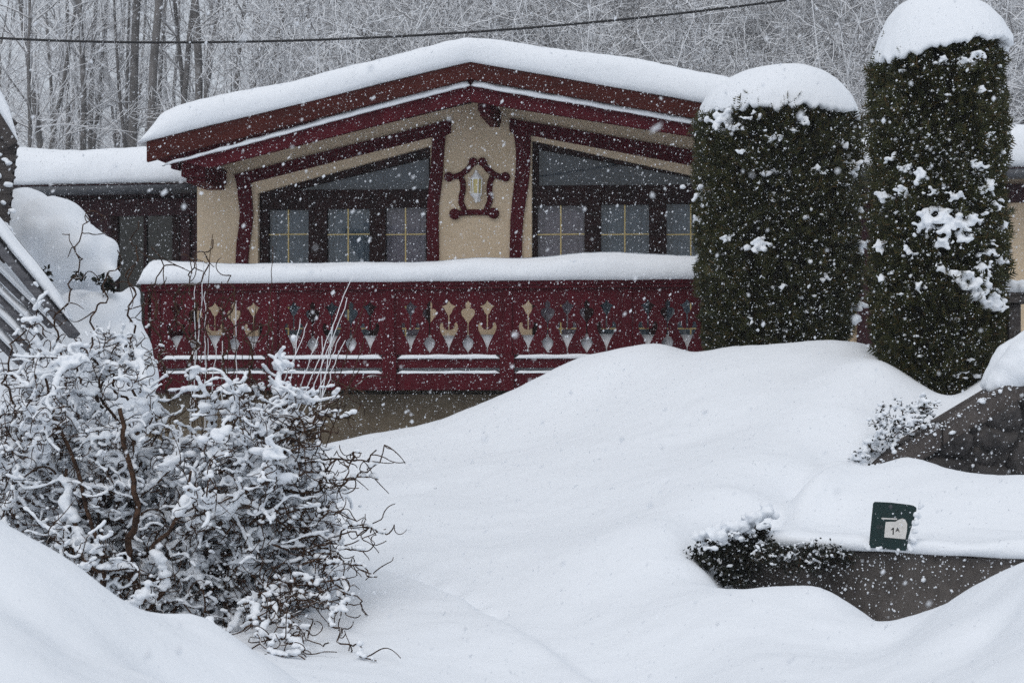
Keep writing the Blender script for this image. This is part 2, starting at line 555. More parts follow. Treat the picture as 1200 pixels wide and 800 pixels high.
def ground(x, y, fine=True):
    x = np.asarray(x, float)
    y = np.asarray(y, float)
    sh = x.shape
    xf, yf = x.ravel(), y.ravel()
    B = hill(xf, yf)
    w = (1 - sstep(6.0, 9.5, np.abs(xf))) * (1 - sstep(18.6, 21, yf)) * sstep(-1.0, 2.0, yf)
    z = B.copy()
    idx = np.where(w > 0)[0]
    for k in range(0, len(idx), 20000):
        q = idx[k:k + 20000]
        d2 = (xf[q, None] - CT[None, :, 0]) ** 2 + (yf[q, None] - CT[None, :, 1]) ** 2
        r = tps(d2) @ _W[:_n] + _W[_n] + _W[_n + 1] * xf[q] + _W[_n + 2] * yf[q]
        r = np.clip(r + wall_step(xf[q], yf[q]), -0.6, 3.0)
        if fine:
            for P, wd, dp in trenches:
                best = np.full(len(q), 1e9)
                side = np.zeros(len(q))
                for (ax, ay), (bx, by) in zip(P[:-1], P[1:]):
                    vx, vy = bx - ax, by - ay
                    t = np.clip(((xf[q] - ax) * vx + (yf[q] - ay) * vy) / (vx * vx + vy * vy), 0, 1)
                    d2_ = (xf[q] - ax - t * vx) ** 2 + (yf[q] - ay - t * vy) ** 2
                    cr_ = vx * (yf[q] - ay) - vy * (xf[q] - ax)
                    side = np.where(d2_ < best, cr_, side)
                    best = np.minimum(best, d2_)
                w0, w1 = wd if isinstance(wd, tuple) else (wd, wd)
                ww = np.where(side > 0, w0, w1)
                r -= dp * np.exp(-best / (2 * ww * ww))
        z[q] = w[q] * r + (1 - w[q]) * B[q]
    return z.reshape(sh)


def gz(x, y):
    return float(ground(np.array([x]), np.array([y]))[0])


def grow_axis(start, step, ratio, end):
    out, s_ = [], step
    p = start
    while abs(p) < end:
        p += s_
        s_ *= ratio
        out.append(p)
    return out


xs = np.array(sorted([-q for q in grow_axis(6.4, 0.06, 1.09, 280)] + list(np.arange(-6.4, 6.41, 0.045)) + grow_axis(6.4, 0.06, 1.09, 280)))
yc = [2.0]
while yc[-1] < 21:
    yc.append(yc[-1] + max(0.02, 0.0055 * yc[-1]))
ys = np.array(sorted([2.0 - (q - 2.0) for q in grow_axis(2.0, 0.1, 1.12, 200)] + yc + grow_axis(yc[-1], 0.15, 1.06, 420)))
GX, GY = np.meshgrid(xs, ys)
GZ = ground(GX, GY)
rp_ = random.Random(21)
for _ in range(70):
    a_ = (rp_.uniform(-2.5, 3.5), rp_.uniform(4, 14))
    r_ = rp_.uniform(.03, .11)
    GZ -= rp_.uniform(.006, .02) * np.exp(-((GX - a_[0]) ** 2 + (GY - a_[1]) ** 2) / (2 * r_ * r_))
for p_, r_, d_ in (((210, 770, 4.5), .10, .06), ((75, 742, 4.2), .12, .05), ((275, 790, 4.7), .09, .03), ((1130, 745, 6.3), .12, .05), ((1165, 720, 6.4), .08, .05)):
    a_ = at(*p_)
    GZ -= d_ * np.exp(-((GX - a_.x) ** 2 + (GY - a_.y) ** 2) / (2 * r_ * r_))
loc = (np.abs(GX) < 8) & (GY > 2) & (GY < 19)
gi = np.where(loc)
GZ[gi] += np.array([0.020 * nz(a * 1.7, b * 1.7) + 0.010 * nz(a * 5, b * 5, 3) + 0.0032 * nz(a * 17, b * 17, 5) for a, b in zip(GX[gi], GY[gi])])
nx, ny = len(xs), len(ys)
I = (np.arange(ny - 1)[:, None] * nx + np.arange(nx - 1)[None, :]).ravel()
me = np_mesh('snow_ground', np.stack([GX.ravel(), GY.ravel(), GZ.ravel()], 1), np.stack([I, I + 1, I + nx + 1, I + nx], 1))
tag(link_mesh('snow_ground', me, M['snow']), kind='structure')


# ------------------------------------------------------------------ soft snow slabs lying on edges
def slab(name, base, heights, ddir, depth, mat, label=None, cat='snow', lip=0.05, both=False, amp=0.02, parent=None, taper=(0.3, 0.3), fr=1.7, seed=0.0, land=False):
    """base: points along the front edge; a rounded front that bulges over the edge, then back along ddir for depth"""
    base = [Vector(p) for p in base]
    ddir = Vector(ddir).normalized()
    L = [0.0]
    for a, b_ in zip(base[:-1], base[1:]):
        L.append(L[-1] + (b_ - a).length)
    tot = L[-1]
    N = max(12, int(tot / 0.05))
    prof = [(0.03, 0.0), (-lip * .5, 0.02), (-lip, 0.15), (-lip * 1.15, 0.35), (-lip * .95, 0.55), (-lip * .3, 0.75), (lip * .9, 0.89), (lip * 2.4, 0.97), (lip * 4.2, 1.0)]
    prof = [(min(a, depth * 0.5), h) for a, h in prof]
    if both:
        prof = prof + [(depth - a, h) for a, h in reversed(prof)]
    else:
        prof += [(lip * 4.2 + (depth - lip * 4.2) * t, 1.0) for t in (.15, .3, .45, .6, .8, 1.0)] if land else [(depth * .5, 1.02), (depth, 1.0)]
    V = []
    for i in range(N + 1):
        s_ = tot * i / N
        k = max(j for j in range(len(L)) if L[j] <= s_ + 1e-9)
        k = min(k, len(base) - 2)
        t = (s_ - L[k]) / max(1e-6, L[k + 1] - L[k])
        p = base[k].lerp(base[k + 1], t)
        h = heights[k] * (1 - t) + heights[k + 1] * t
        e = 1.0
        if taper[0]: e = min(e, math.sqrt(max(0, 1 - (1 - min(1, s_ / taper[0])) ** 2)))
        if taper[1]: e = min(e, math.sqrt(max(0, 1 - (1 - min(1, (tot - s_) / taper[1])) ** 2)))
        h *= max(e, 0.02)
        for j, (a, hh) in enumerate(prof):
            q = p + ddir * a
            q.z += h * hh
            n1 = nz(s_ * fr + seed, a * 3 + hh * 1.2, 1.7)
            n2 = nz(s_ * 7 + seed, a * 9 + hh * 3, 4.2)
            f = min(1, hh * 4 + 0.35)
            q.z += (amp * n1 + amp * 0.3 * n2) * f
            q -= ddir * ((amp * 0.9 * n1 + amp * .45 * n2) * (1 if a < depth * .4 else 0) * f)
            V.append(q)
    m_ = len(prof)
    if land:
        gxy = np.array([v[:] for v in V])
        g_ = ground(gxy[:, 0], gxy[:, 1])
        for i in range(N + 1):
            for j, (a, hh) in enumerate(prof):
                t = max(0, min(1, (a - lip) / (depth * .8)))
                t = t * t * (3 - 2 * t)
                q = V[i * m_ + j]
                if t > 0: q.z = q.z * (1 - t) + (g_[i * m_ + j] + .02 * (1 - t) - (.06 if j == m_ - 1 else 0)) * t
    Q = [(i * m_ + j, (i + 1) * m_ + j, (i + 1) * m_ + j + 1, i * m_ + j + 1) for i in range(N) for j in range(m_ - 1)]
    Q += [(i * m_ + m_ - 1, (i + 1) * m_ + m_ - 1, (i + 1) * m_, i * m_) for i in range(N)]
    o = link_mesh(name, np_mesh(name, np.array([v[:] for v in V]), np.array(Q)), mat, parent, True)
    if label: tag(o, label, cat, kind='thing')
    return o


# ------------------------------------------------------------------ the chalet
TH = math.radians(7.7)
O = at(553, 450, 18)
UD = Vector((math.cos(TH), -math.sin(TH), 0))
VD = Vector((math.sin(TH), math.cos(TH), 0))
chalet = empty('chalet', (O.x, O.y, 0), -TH)
tag(chalet, 'cream chalet with maroon gable, carved balcony and tall sloping windows', 'house')


def hp(px, py, v):
    d = Vector(((px - 600) / F, 1, (HZ - py) / F))
    C = Vector((0, 0, EYE))
    R = Vector((O.x, O.y, 0)) - C
    t = (v + R.dot(VD)) / d.dot(VD)
    p = C + d * t
    return ((p - Vector((O.x, O.y, 0))).dot(UD), p.z)


def HW(u, v, w):
    p = Vector((O.x, O.y, 0)) + UD * u + VD * v
    p.z = w
    return p


def poly(pix, v):
    return [hp(x, y, v) for x, y in pix]


WV = 1.2
# gable roof line on v = 0 (top of the barge board)
uA, wA = hp(551, 73, 0)
uL, wL = hp(172, 166, 0)
uR, wR = hp(817, 120, 0)
sR = (wR - wA) / (uR - uA)
uE = uA + (uA - uL)
wE = wA + sR * (uE - uA)
_, bA = hp(551, 93, 0)
_, bL = hp(172, 190, 0)
_, bR0 = hp(817, 139, 0)
bE = wE - (wR - bR0)


def roof_w(u):
    return wA + (wL - wA) * (u - uA) / (uL - uA) if u < uA else wA + sR * (u - uA)


# walls
wl_u = hp(231, 300, WV)[0]
wr_u = uA + (uA - wl_u) + 0.05
wallo = [(wl_u, 0.2), (wr_u, 0.2), (wr_u, roof_w(wr_u) - 0.22), (uA, wA - 0.22), (wl_u, roof_w(wl_u) - 0.22)]
openL = [(302, 428), (302, 226), (504.5, 170.5), (504.5, 428)]
openR = [(623, 428), (623, 164.5), (850, 214), (850, 428)]
cutout('gable_wall', wallo, [poly(openL, WV), poly(openR, WV)], WV, WV + 0.30, M['plaster'], chalet)
for a, b_ in ((wl_u, wl_u + .25), (wr_u - .25, wr_u)):
    MB().box(a, b_, WV + 0.302, 3.0, 0.2, min(roof_w(a), roof_w(b_)) - 0.25).build('side_wall', M['plaster'], chalet)
# base under the balcony
buL, buR = hp(150, 450, 0.25)[0], wr_u
wfas = hp(553, 457, 0)[1]
MB().box(buL, buR, 0.25, WV - 0.004, 0.0, wfas - 0.05).build('base_wall', M['base_plaster'], chalet)
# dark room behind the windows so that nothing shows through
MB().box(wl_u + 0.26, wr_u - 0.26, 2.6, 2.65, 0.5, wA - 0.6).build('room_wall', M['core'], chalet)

# roof of the gable: two slabs, soffit boards below
rb = MB()
for (u0, w0, u1, w1) in ((uL, wL, uA, wA), (uA, wA, uE, wE)):
    e = 0.008
    rb.hexa([(u0, 0.05, w0 - e), (u1, 0.05, w1 - e), (u1, 0.05, w1 - 0.14), (u0, 0.05, w0 - 0.14),
             (u0, 6.5, w0 - e), (u1, 6.5, w1 - e), (u1, 6.5, w1 - 0.14), (u0, 6.5, w0 - 0.14)])
rb.build('roof', M['red'], chalet)
MB().prism([(uL, wL), (uL, bL), (uA, bA), (uA, wA)], -0.01, 0.045).build('bargeboard', M['barge'], chalet, bevel=0.006)
MB().prism([(uA + .002, wA), (uA + .002, bA), (uE, bE), (uE, wE)], -0.01, 0.045).build('bargeboard', M['barge'], chalet, bevel=0.006)
V2 = 0.10
pL = poly([(192, 183), (244, 197), (551, 119), (551, 90)], V2)
pR = poly([(551.2, 90), (551.2, 119), (817, 161), (817, 136)], V2)
s1 = (pR[2][1] - pR[1][1]) / (pR[2][0] - pR[1][0])
s2 = (pR[3][1] - pR[0][1]) / (pR[3][0] - pR[0][0])
uq = uE - 0.25
pR[2] = (uq, pR[1][1] + s1 * (uq - pR[1][0]))
pR[3] = (uq, pR[0][1] + s2 * (uq - pR[0][0]))
MB().prism(pL, V2, V2 + 0.06).build('inner_board', M['red'], chalet, bevel=0.004)
MB().prism(pR, V2, V2 + 0.06).build('inner_board', M['red'], chalet, bevel=0.004)
# ridge beam end with a carved step
a0, a1 = hp(560, 119, 0.3)[0], hp(575, 119, 0.3)[0]
t_, b_ = hp(566, 116, 0.3)[1], hp(566, 135, 0.3)[1]
MB().box(a0, a1, 0.30, WV, b_ + 0.05, t_).box(a0 + .015, a1 - .015, 0.36, WV, b_, b_ + 0.049).build('ridge_beam', M['red'], chalet, bevel=0.012)
# side purlins
for sgn in (0, 1):
    c0, c1 = hp(212, 200, .35)[0], hp(240, 200, .35)[0]
    zt, zb = hp(226, 189, .35)[1], hp(226, 207, .35)[1]
    if sgn:
        c0, c1 = 2 * uA - c1, 2 * uA - c0
        zt, zb = zt + 0.2, zb + 0.2
    q = MB().box(c0, c1, 0.35, WV, zb, zt)
    q.box(c0 + .03, c1 - .03, 0.45, WV, zb - 0.06, zb - .001)
    q.build('purlin', M['red'], chalet, bevel=0.012)
# soffit at the side eave (left), boards under the overhang
so = MB()
so.hexa([(uL + .05, .17, wL - .16), (wl_u, .17, roof_w(wl_u) - .16), (wl_u, .17, roof_w(wl_u) - .19), (uL + .05, .17, wL - .19),
         (uL + .05, 6.4, wL - .16), (wl_u, 6.4, roof_w(wl_u) - .16), (wl_u, 6.4, roof_w(wl_u) - .19), (uL + .05, 6.4, wL - .19)])
so.build('soffit', M['red'], chalet)
for k in range(7):
    v_ = 0.55 + k * 0.8
    MB().hexa([(uL + .1, v_, wL - .195), (wl_u - .01, v_, roof_w(wl_u) - .195), (wl_u - .01, v_, roof_w(wl_u) - .32), (uL + .1, v_, wL - .25),
               (uL + .1, v_ + .08, wL - .195), (wl_u - .01, v_ + .08, roof_w(wl_u) - .195), (wl_u - .01, v_ + .08, roof_w(wl_u) - .32), (uL + .1, v_ + .08, wL - .25)]).build('rafter', M['red'], chalet)

# window surrounds: wavy cut boards
TV0, TV1 = WV - 0.045, WV - 0.002
cutout('window_trim', poly([(274, 205), (277, 214), (279, 232), (281, 250), (279.5, 268), (277, 284), (276, 304), (276, 340), (290, 340), (290, 304), (291.5, 288), (294, 272), (296, 250), (294.5, 230), (293, 214.5),
                           (295, 213.5), (507, 160), (505.5, 180), (504.5, 199), (502.5, 220), (500.5, 240), (500, 262), (500.5, 285), (500, 340), (514, 340), (514, 290), (513.5, 262), (514, 238), (517, 218), (519, 199), (520, 178), (521.5, 158.5), (528, 155.5), (528, 140)], TV0),
       [], TV0, TV1, M['red'], chalet)
cutout('window_trim', poly([(597, 139), (597, 153.5), (602, 157), (604.5, 175), (604.5, 195), (602.5, 215), (600, 235), (598, 258), (597.5, 280), (597, 304), (597, 340), (611, 340), (611, 304), (611.5, 280), (613, 255), (616, 235), (619, 215), (621, 195),
                           (621.5, 175), (621.5, 158.5), (852, 201.5), (854, 225), (856, 260), (854, 340), (870, 340), (870, 260), (868, 225), (874, 198), (874, 187)], TV0),
       [], TV0, TV1, M['red'], chalet)


def window(name_open, transom, panes, pink, label):
    fo = poly([(name_open[0][0] + .6, 426), (name_open[1][0] + .6, name_open[1][1] + 1.2), (name_open[2][0] - .6, name_open[2][1] + 1.2), (name_open[3][0] - .6, 426)], WV + .08)
    w = cutout('window', fo, [poly(transom, WV + .08)] + [poly([(a, t), (b, t), (b, 415), (a, 415)], WV + .08) for a, b, t in panes], WV + 0.08, WV + 0.16, M['dark_wood'], chalet)
    w['label'] = label
    g = MB()
    for q in [poly(transom, WV + .12)] + [poly([(a, t), (b, t), (b, 415), (a, 415)], WV + .12) for a, b, t in panes]:
        g.add([(p[0], WV + 0.12, p[1]) for p in q], [tuple(range(len(q)))])
    g.build('pane', M['glass'], w)
    for i, (a, b, t) in enumerate(panes):
        u0, w0 = hp(a, t, WV + .105)
        u1, w1 = hp(b, 415, WV + .105)
        um = (u0 + u1) / 2
        mm = MB()
        mm.box(um - .008, um + .008, WV + .105, WV + .117, w1, w0)
        for yy in (275, 312, 350, 385):
            wz = hp(a, yy, WV + .105)[1]
            mm.box(u0, um - .0081, WV + .105, WV + .117, wz - .007, wz + .007).box(um + .0081, u1, WV + .105, WV + .117, wz - .007, wz + .007)
        mm.build('muntin', M['brass'], w)
        # casement edge, a slightly proud dark frame
        # net curtain with folds; its grey blue carries the glass reflection
        n = 40
        vs, fs = [], []
        for k in range(n + 1):
            uu = u0 - .03 + (u1 - u0 + .06) * k / n
            vv = WV + .22 + .009 * math.sin(k * 1.35 + i) + .006 * math.sin(k * .4)
            vs += [(uu, vv, w1 - .1), (uu, vv, w0 + .02)]
        fs = [(2 * k, 2 * k + 2, 2 * k + 3, 2 * k + 1) for k in range(n)]
        MB().add(vs, fs).build('curtain', M['curtain_pink'] if i in pink else M['curtain'], w, True)
    q = poly(transom, WV + .26)
    MB().add([(p[0], WV + .26, p[1]) for p in q], [tuple(range(len(q)))]).build('tone_sheet', M['tone_sheet'], w)  # added sheet; its grey carries the reflection in the wedge pane
    return w


window(openL, [(344, 222.5), (504 - 1.5, 184.5), (502.5, 222)], [(314.5, 361.5, 245.5), (383, 433, 244.5), (451.5, 499, 243)], (2,), 'sloping window with a wedge pane over three gold barred casements, away from the hedge')
window(openR, [(631, 217.5), (631, 175), (838, 213), (838, 216)], [(629.5, 685, 240.5), (704, 760.5, 239.5), (781, 838, 238.5)], (0,), 'sloping window running behind the broad arborvitae')

# turned surround of the lantern
SV = WV - 0.03
ls = MB()


def sp(x, y):
    u, w = hp(500 + x / 8, 170 + y / 8, WV)
    return (u, SV, w)


px1 = 19.2 / F
for line in ([(215, 305), (270, 300), (330, 278), (385, 235), (440, 168)], [(740, 305), (690, 303), (640, 282), (580, 235), (525, 168)],
             [(322, 300), (342, 350), (345, 420), (328, 490), (325, 540), (352, 600), (356, 636)], [(618, 300), (598, 350), (590, 420), (600, 490), (592, 540), (566, 600), (560, 636)],
             [(270, 650), (360, 636), (450, 632), (560, 634), (630, 645)]):
    ls.tube([sp(*p) for p in line], 3.4 * px1, 10, 0.6)
for x, y, r in ((212, 303, 5.6), (742, 303, 5.4), (440, 163, 5.0), (527, 163, 5.0), (268, 650, 6.4), (632, 643, 6.4)):
    c = sp(x, y)
    ls.lathe([(r * px1 * .7, -.02), (r * px1, -.008), (r * px1, .025), (r * px1 * .8, .034)], c, 16, (0, -1, 0))
ls.build('lantern_surround', M['red'], chalet, True, 0.0)

# balcony ------------------------------------------------------------
bal = MB()
bu0 = hp(166, 440, 0)[0]
bu1 = uE - 0.2
fz0, fz1 = hp(553, 457, 0)[1], hp(553, 437.5, 0)[1]
bal.box(bu0, bu1, 0.06, WV - .003, fz1 - .08, fz1 - .002)
balcony = bal.build('balcony', M['dark_wood'], chalet)
q = MB()
z = lambda y: hp(553, y, 0)[1]
fas = MB().box(bu0, bu1, -0.02, 0.055, fz0, fz1)
fas.build('fascia_board', M['red'], balcony, bevel=0.006)
MB().box(bu0, bu1, -0.005, 0.05, z(431), z(420.3)).build('lower_rail', M['red'], balcony, bevel=0.006)
MB().box(bu0, bu1, -0.04, 0.10, z(334.5), z(329.5)).box(bu0, bu1, -0.022, 0.08, z(338.5), z(334.6)).build('handrail', M['red'], balcony, bevel=0.006)
posts = [182, 320, 457, 594.5, 735, 876]
pu = [hp(p, 400, 0)[0] for p in posts]
for u in pu:
    MB().box(u - .055, u + .055, 0.002, 0.09, z(420), z(338.7)).box(u - .085, u + .085, -0.045, 0.1, z(457.5), z(416)).build('post', M['red'], balcony, bevel=0.006)
PX = 0.01
# half outlines of the two cut-out motifs, in pixels (x to the side, y down the picture)
hA = [(0.0, 351.5), (1.6, 354.5), (3.4, 356.4), (6.0, 357.6), (8.8, 358.6), (6.0, 360.4), (4.6, 363.2), (3.2, 366.4), (0.9, 369.0), (0.9, 386.5), (4.5, 385.2), (6.6, 382.5), (6.4, 379.5), (7.6, 377.5), (9.8, 378.2), (11.2, 382), (10.6, 386.5),
      (8.6, 391), (5.6, 396), (2.8, 402), (0.8, 407.5), (0.7, 413)]
hB = [(0.0, 351.5), (1.2, 353.5), (3.2, 355.2), (3.2, 359.2), (2.0, 361.3), (4.5, 361.2), (7.2, 362.6), (8.4, 365.5), (7.4, 369.5), (4.6, 373.0), (1.6, 376.8), (0.7, 379.5), (0.7, 390), (1.8, 392.5), (1.6, 395.0), (5.0, 397.2), (6.9, 401.2), (5.4, 406.0), (2.6, 409.5), (0.8, 412.2), (0.7, 413)]
for a, b_ in zip(pu[:-1], pu[1:]):
    outer = [(a + .056, z(415.4)), (b_ - .056, z(415.4)), (b_ - .056, z(338.8)), (a + .056, z(338.8))]
    holes = []
    k = (b_ - a) / 1.39
    for i in range(5):
        uc = a + .24 * k + (b_ - a - .48 * k) * i / 4
        h = hA if i % 2 == 0 else hB
        ring = [(uc + x * PX * k, z(y)) for x, y in h] + [(uc - x * PX * k, z(y)) for x, y in reversed(h[1:])]
        holes.append(ring)
    cutout('fretwork_panel', outer, holes, 0.022, 0.05, M['red'], balcony)
# side panel at the open end
MB().box(bu0, bu0 + .04, .101, WV + 1.2, z(415), z(338)).box(bu0 - .01, bu0 + .06, .101, WV + 1.2, z(338), z(329.6)).build('side_panel', M['red'], balcony)

# wings of the house ----------------------------------------------------
EV = 1.9
eu0, ew = hp(20, 219, EV)
_, ew2 = hp(1105, 196, EV)
ew = (ew + ew2) / 2
uW0, uW1 = eu0 - 2.5, hp(1200, 200, EV)[0] + 3.5
wv = 2.6
for (a, b_, nm) in ((uW0, wl_u - .002, 0), (wr_u + .002, uW1, 1)):
    MB().box(a, b_, wv, wv + .25, 0.0, ew - 0.02).build('wing_wall', M['dark_red'] if nm == 0 else M['plaster'], chalet)
    MB().hexa([(a - .2, EV, ew), (b_, EV, ew), (b_, EV, ew - .12), (a - .2, EV, ew - .12), (a - .2, 7.5, ew + .6), (b_, 7.5, ew + .6), (b_, 7.5, ew + .48), (a - .2, 7.5, ew + .48)]).build('wing_roof', M['red'], chalet)
    g = MB().tube([(a - .2, EV - .06, ew - .09), (b_, EV - .06, ew - .09)], 0.065, 10)
    g.build('gutter', M['gutter'], chalet, True)
    MB().box(a, b_, wv - .09, wv - .003, ew - .36, ew - .13).build('wall_plate', M['dark_red'], chalet, bevel=.005)
# plank grooves + window of the dark wing on the left
u0, w0 = hp(140, 240, wv)
u1, w1 = hp(204, 312, wv)
wf = cutout('window', [(u0 - .1, w0 + .08), (u1 + .1, w0 + .08), (u1 + .1, w1 - .8), (u0 - .1, w1 - .8)], [[(u0, w0), (u1, w0), (u1, w1 - .7), (u0, w1 - .7)]], wv - .07, wv - .004, M['dark_wood'], chalet)
MB().add([(u0, wv - .03, w0), (u1, wv - .03, w0), (u1, wv - .03, w1 - .7), (u0, wv - .03, w1 - .7)], [(0, 1, 2, 3)]).build('pane', M['glass'], wf)
um = (u0 + u1) / 2
MB().box(um - .02, um + .02, wv - .065, wv - .035, w1 - .7, w0).build('muntin', M['dark_wood'], wf)
MB().add([(u0, wv - .008, w0), (u1, wv - .008, w0), (u1, wv - .008, w1 - .7), (u0, wv - .008, w1 - .7)], [(0, 1, 2, 3)]).build('tone_sheet', M['core'], wf)  # near-black sheet behind the pane gives the window its dark tone
q0, q1 = hp(213, 300, wv)[0], hp(224, 300, wv)[0]
MB().box(q0, q1, wv - .06, wv - .004, 1.0, ew - .37).build('corner_board', M['dark_red'], chalet, bevel=.005)
q0, q1 = hp(1004, 300, wv)[0], hp(1026, 300, wv)[0]
MB().box(q0, q1, wv - .06, wv - .004, 1.0, ew - .37).build('corner_board', M['dark_red'], chalet, bevel=.005)

# snow lying on the chalet ------------------------------------------------
sil = [(171, 166, 0.0), (182, 153, 8), (195, 134, 22), (212, 125, 27), (240, 117, 28), (300, 105, 26), (350, 95, 24), (400, 83, 26), (450, 70, 29), (500, 57, 30), (530, 50, 29), (555, 47, 27), (580, 47, 30), (610, 50, 31), (680, 61, 32), (750, 73, 33), (820, 86, 35), (870, 96, 37), (905, 110, 30)]
base, hts = [], []
for x, y, h in sil:
    u, w = hp(x, y, 0.25)
    u = min(u, uE)
    rw = roof_w(u) + 0.002
    base.append(HW(u, -0.015, rw))
    hts.append(max(0.02, w - rw))
slab('roof_snow', base, hts, VD, 6.4, M['snow'], 'thick snow slab curving over the maroon gable roof', lip=0.05, amp=0.028, taper=(0.12, 0.3), fr=1.1)
for side, (a, b_) in enumerate(((uW0 - .2, wl_u - .1), (wr_u + .1, uW1))):
    n = 12
    pts = [HW(a + (b_ - a) * i / n, EV - .04, ew) for i in range(n + 1)]
    hh = [0.50 + .03 * math.sin(i * 1.3 + side) for i in range(n + 1)]
    o = slab('wing_snow', pts, hh, VD + Vector((0, 0, 0.107)), 5.7, M['snow'], ('snow slab on the low dark wing between the shed and the gable', 'snow slab on the wing roof behind the two arborvitae')[side], lip=.07, amp=.035, taper=(.2, .2), seed=side * 9)
# strip caught on the inner board
for pts_, nm in ((((190, 189), (300, 161), (430, 126), (500, 108), (551, 95)), 'left'), (((551, 95), (600, 104), (680, 117), (760, 131), (817, 141), (870, 150)), 'right')):
    bb = []
    for x, y in pts_:
        u, w = hp(x, y + 4.5, .05)
        bb.append(HW(u, 0.048, w - .01))
    hs = [.04, .055, .07, .09, .085] if nm == 'left' else [.085, .08, .075, .07, .065, .06]
    slab('eave_snow', bb, hs, VD, 0.05, M['snow_fine'], 'thin line of snow under the %s slope of the gable bargeboard' % ('longer' if nm == 'left' else 'hedge side'), lip=.012, amp=.014, taper=(.1, .1), fr=6)
n = 24
pts, hh = [], []
top = [(166, 303), (200, 305), (260, 308), (330, 308), (400, 307), (470, 306), (540, 303), (600, 303), (640, 301), (680, 297), (720, 296), (770, 298), (800, 299), (870, 299)]
for x, y in top:
    u, w = hp(x, y, .05)
    pts.append(HW(u, -0.06, z(329.6)))
    hh.append(w - z(329.6))
slab('railing_snow', pts, hh, VD, 0.22, M['snow'], 'long rounded roll of snow lying on the maroon balcony handrail', lip=.05, both=True, amp=.022, taper=(.2, .3), fr=1.6)
slab('balcony_snow', [HW(bu0 + .1, .12, fz1), HW(uA, .12, fz1), HW(bu1, .12, fz1)], [.47, .45, .46], VD, 1.06, M['snow'], 'snow filling the balcony floor behind the fretwork', lip=.02, amp=.02)
for i, (a, b_) in enumerate(zip(pu[:-1], pu[1:])):
    where = ('behind the bush at the open end', 'just beside the bush twigs', 'below the lantern', 'above the rising drift', 'buried behind the broad arborvitae')[i]
    slab('ledge_snow', [HW(a + .09, -.028, z(420.2)), HW((a + b_) / 2, -.028, z(420.2)), HW(b_ - .09, -.028, z(420.2))], [.045, .05, .045], VD, .045, M['snow_fine'], 'thin snow line on the lower balcony rail ' + where, lip=.008, amp=.008, taper=(.03, .03), fr=5, seed=i)
    slab('ledge_snow', [HW(a + .09, -.024, fz1 + .001), HW((a + b_) / 2, -.024, fz1 + .001), HW(b_ - .09, -.024, fz1 + .001)], [.035, .025, .032], VD, .07, M['snow_fine'], 'thin snow line on the balcony fascia ' + where, lip=.006, amp=.01, taper=(.03, .03), fr=5, seed=i + 7)

# wall lantern
lu, lw = hp(558, 238, WV - .13)
lc = HW(lu, WV - .13, lw)
lan = empty('wall_lantern', lc, -TH)
tag(lan, 'small white carriage lantern with amber glass on the cream gable wall', 'lantern')
s = 19.07 / F
MB().lathe([(.5 * s, 0), (1.6 * s, 1 * s), (2.2 * s, 3 * s), (1.8 * s, 4 * s), (4.5 * s, 6.5 * s), (6.8 * s, 9.3 * s), (7.2 * s, 10.5 * s), (6.6 * s, 11 * s)], (0, 0, 0), 6).build('cup', M['metal_white'], lan, bevel=.002)
MB().lathe([(5.4 * s, 11.01 * s), (6.3 * s, 27.5 * s)], (0, 0, 0), 6).build('glass', M['amber'], lan)
fr_ = MB()
for k in range(6):
    g = 2 * math.pi * k / 6
    fr_.tube([(5.7 * s * math.cos(g), 5.7 * s * math.sin(g), 11 * s), (6.6 * s * math.cos(g), 6.6 * s * math.sin(g), 27.5 * s)], .75 * s, 6)
fr_.build('frame', M['metal_white'], lan)
MB().lathe([(7.6 * s, 27.5 * s), (8.0 * s, 28.5 * s), (5.6 * s, 31.5 * s), (3.2 * s, 34.5 * s), (1.8 * s, 36 * s), (2.1 * s, 37.4 * s), (.6 * s, 39 * s)], (0, 0, 0), 6).build('hood', M['metal_white'], lan, bevel=.002)
MB().box(-.035, .035, .115, .129, .03, .30).tube([(0, .12, .1), (0, .05, .13), (0, .02, .11)], .012, 8).build('wall_bracket', M['metal_white'], lan, bevel=.003)


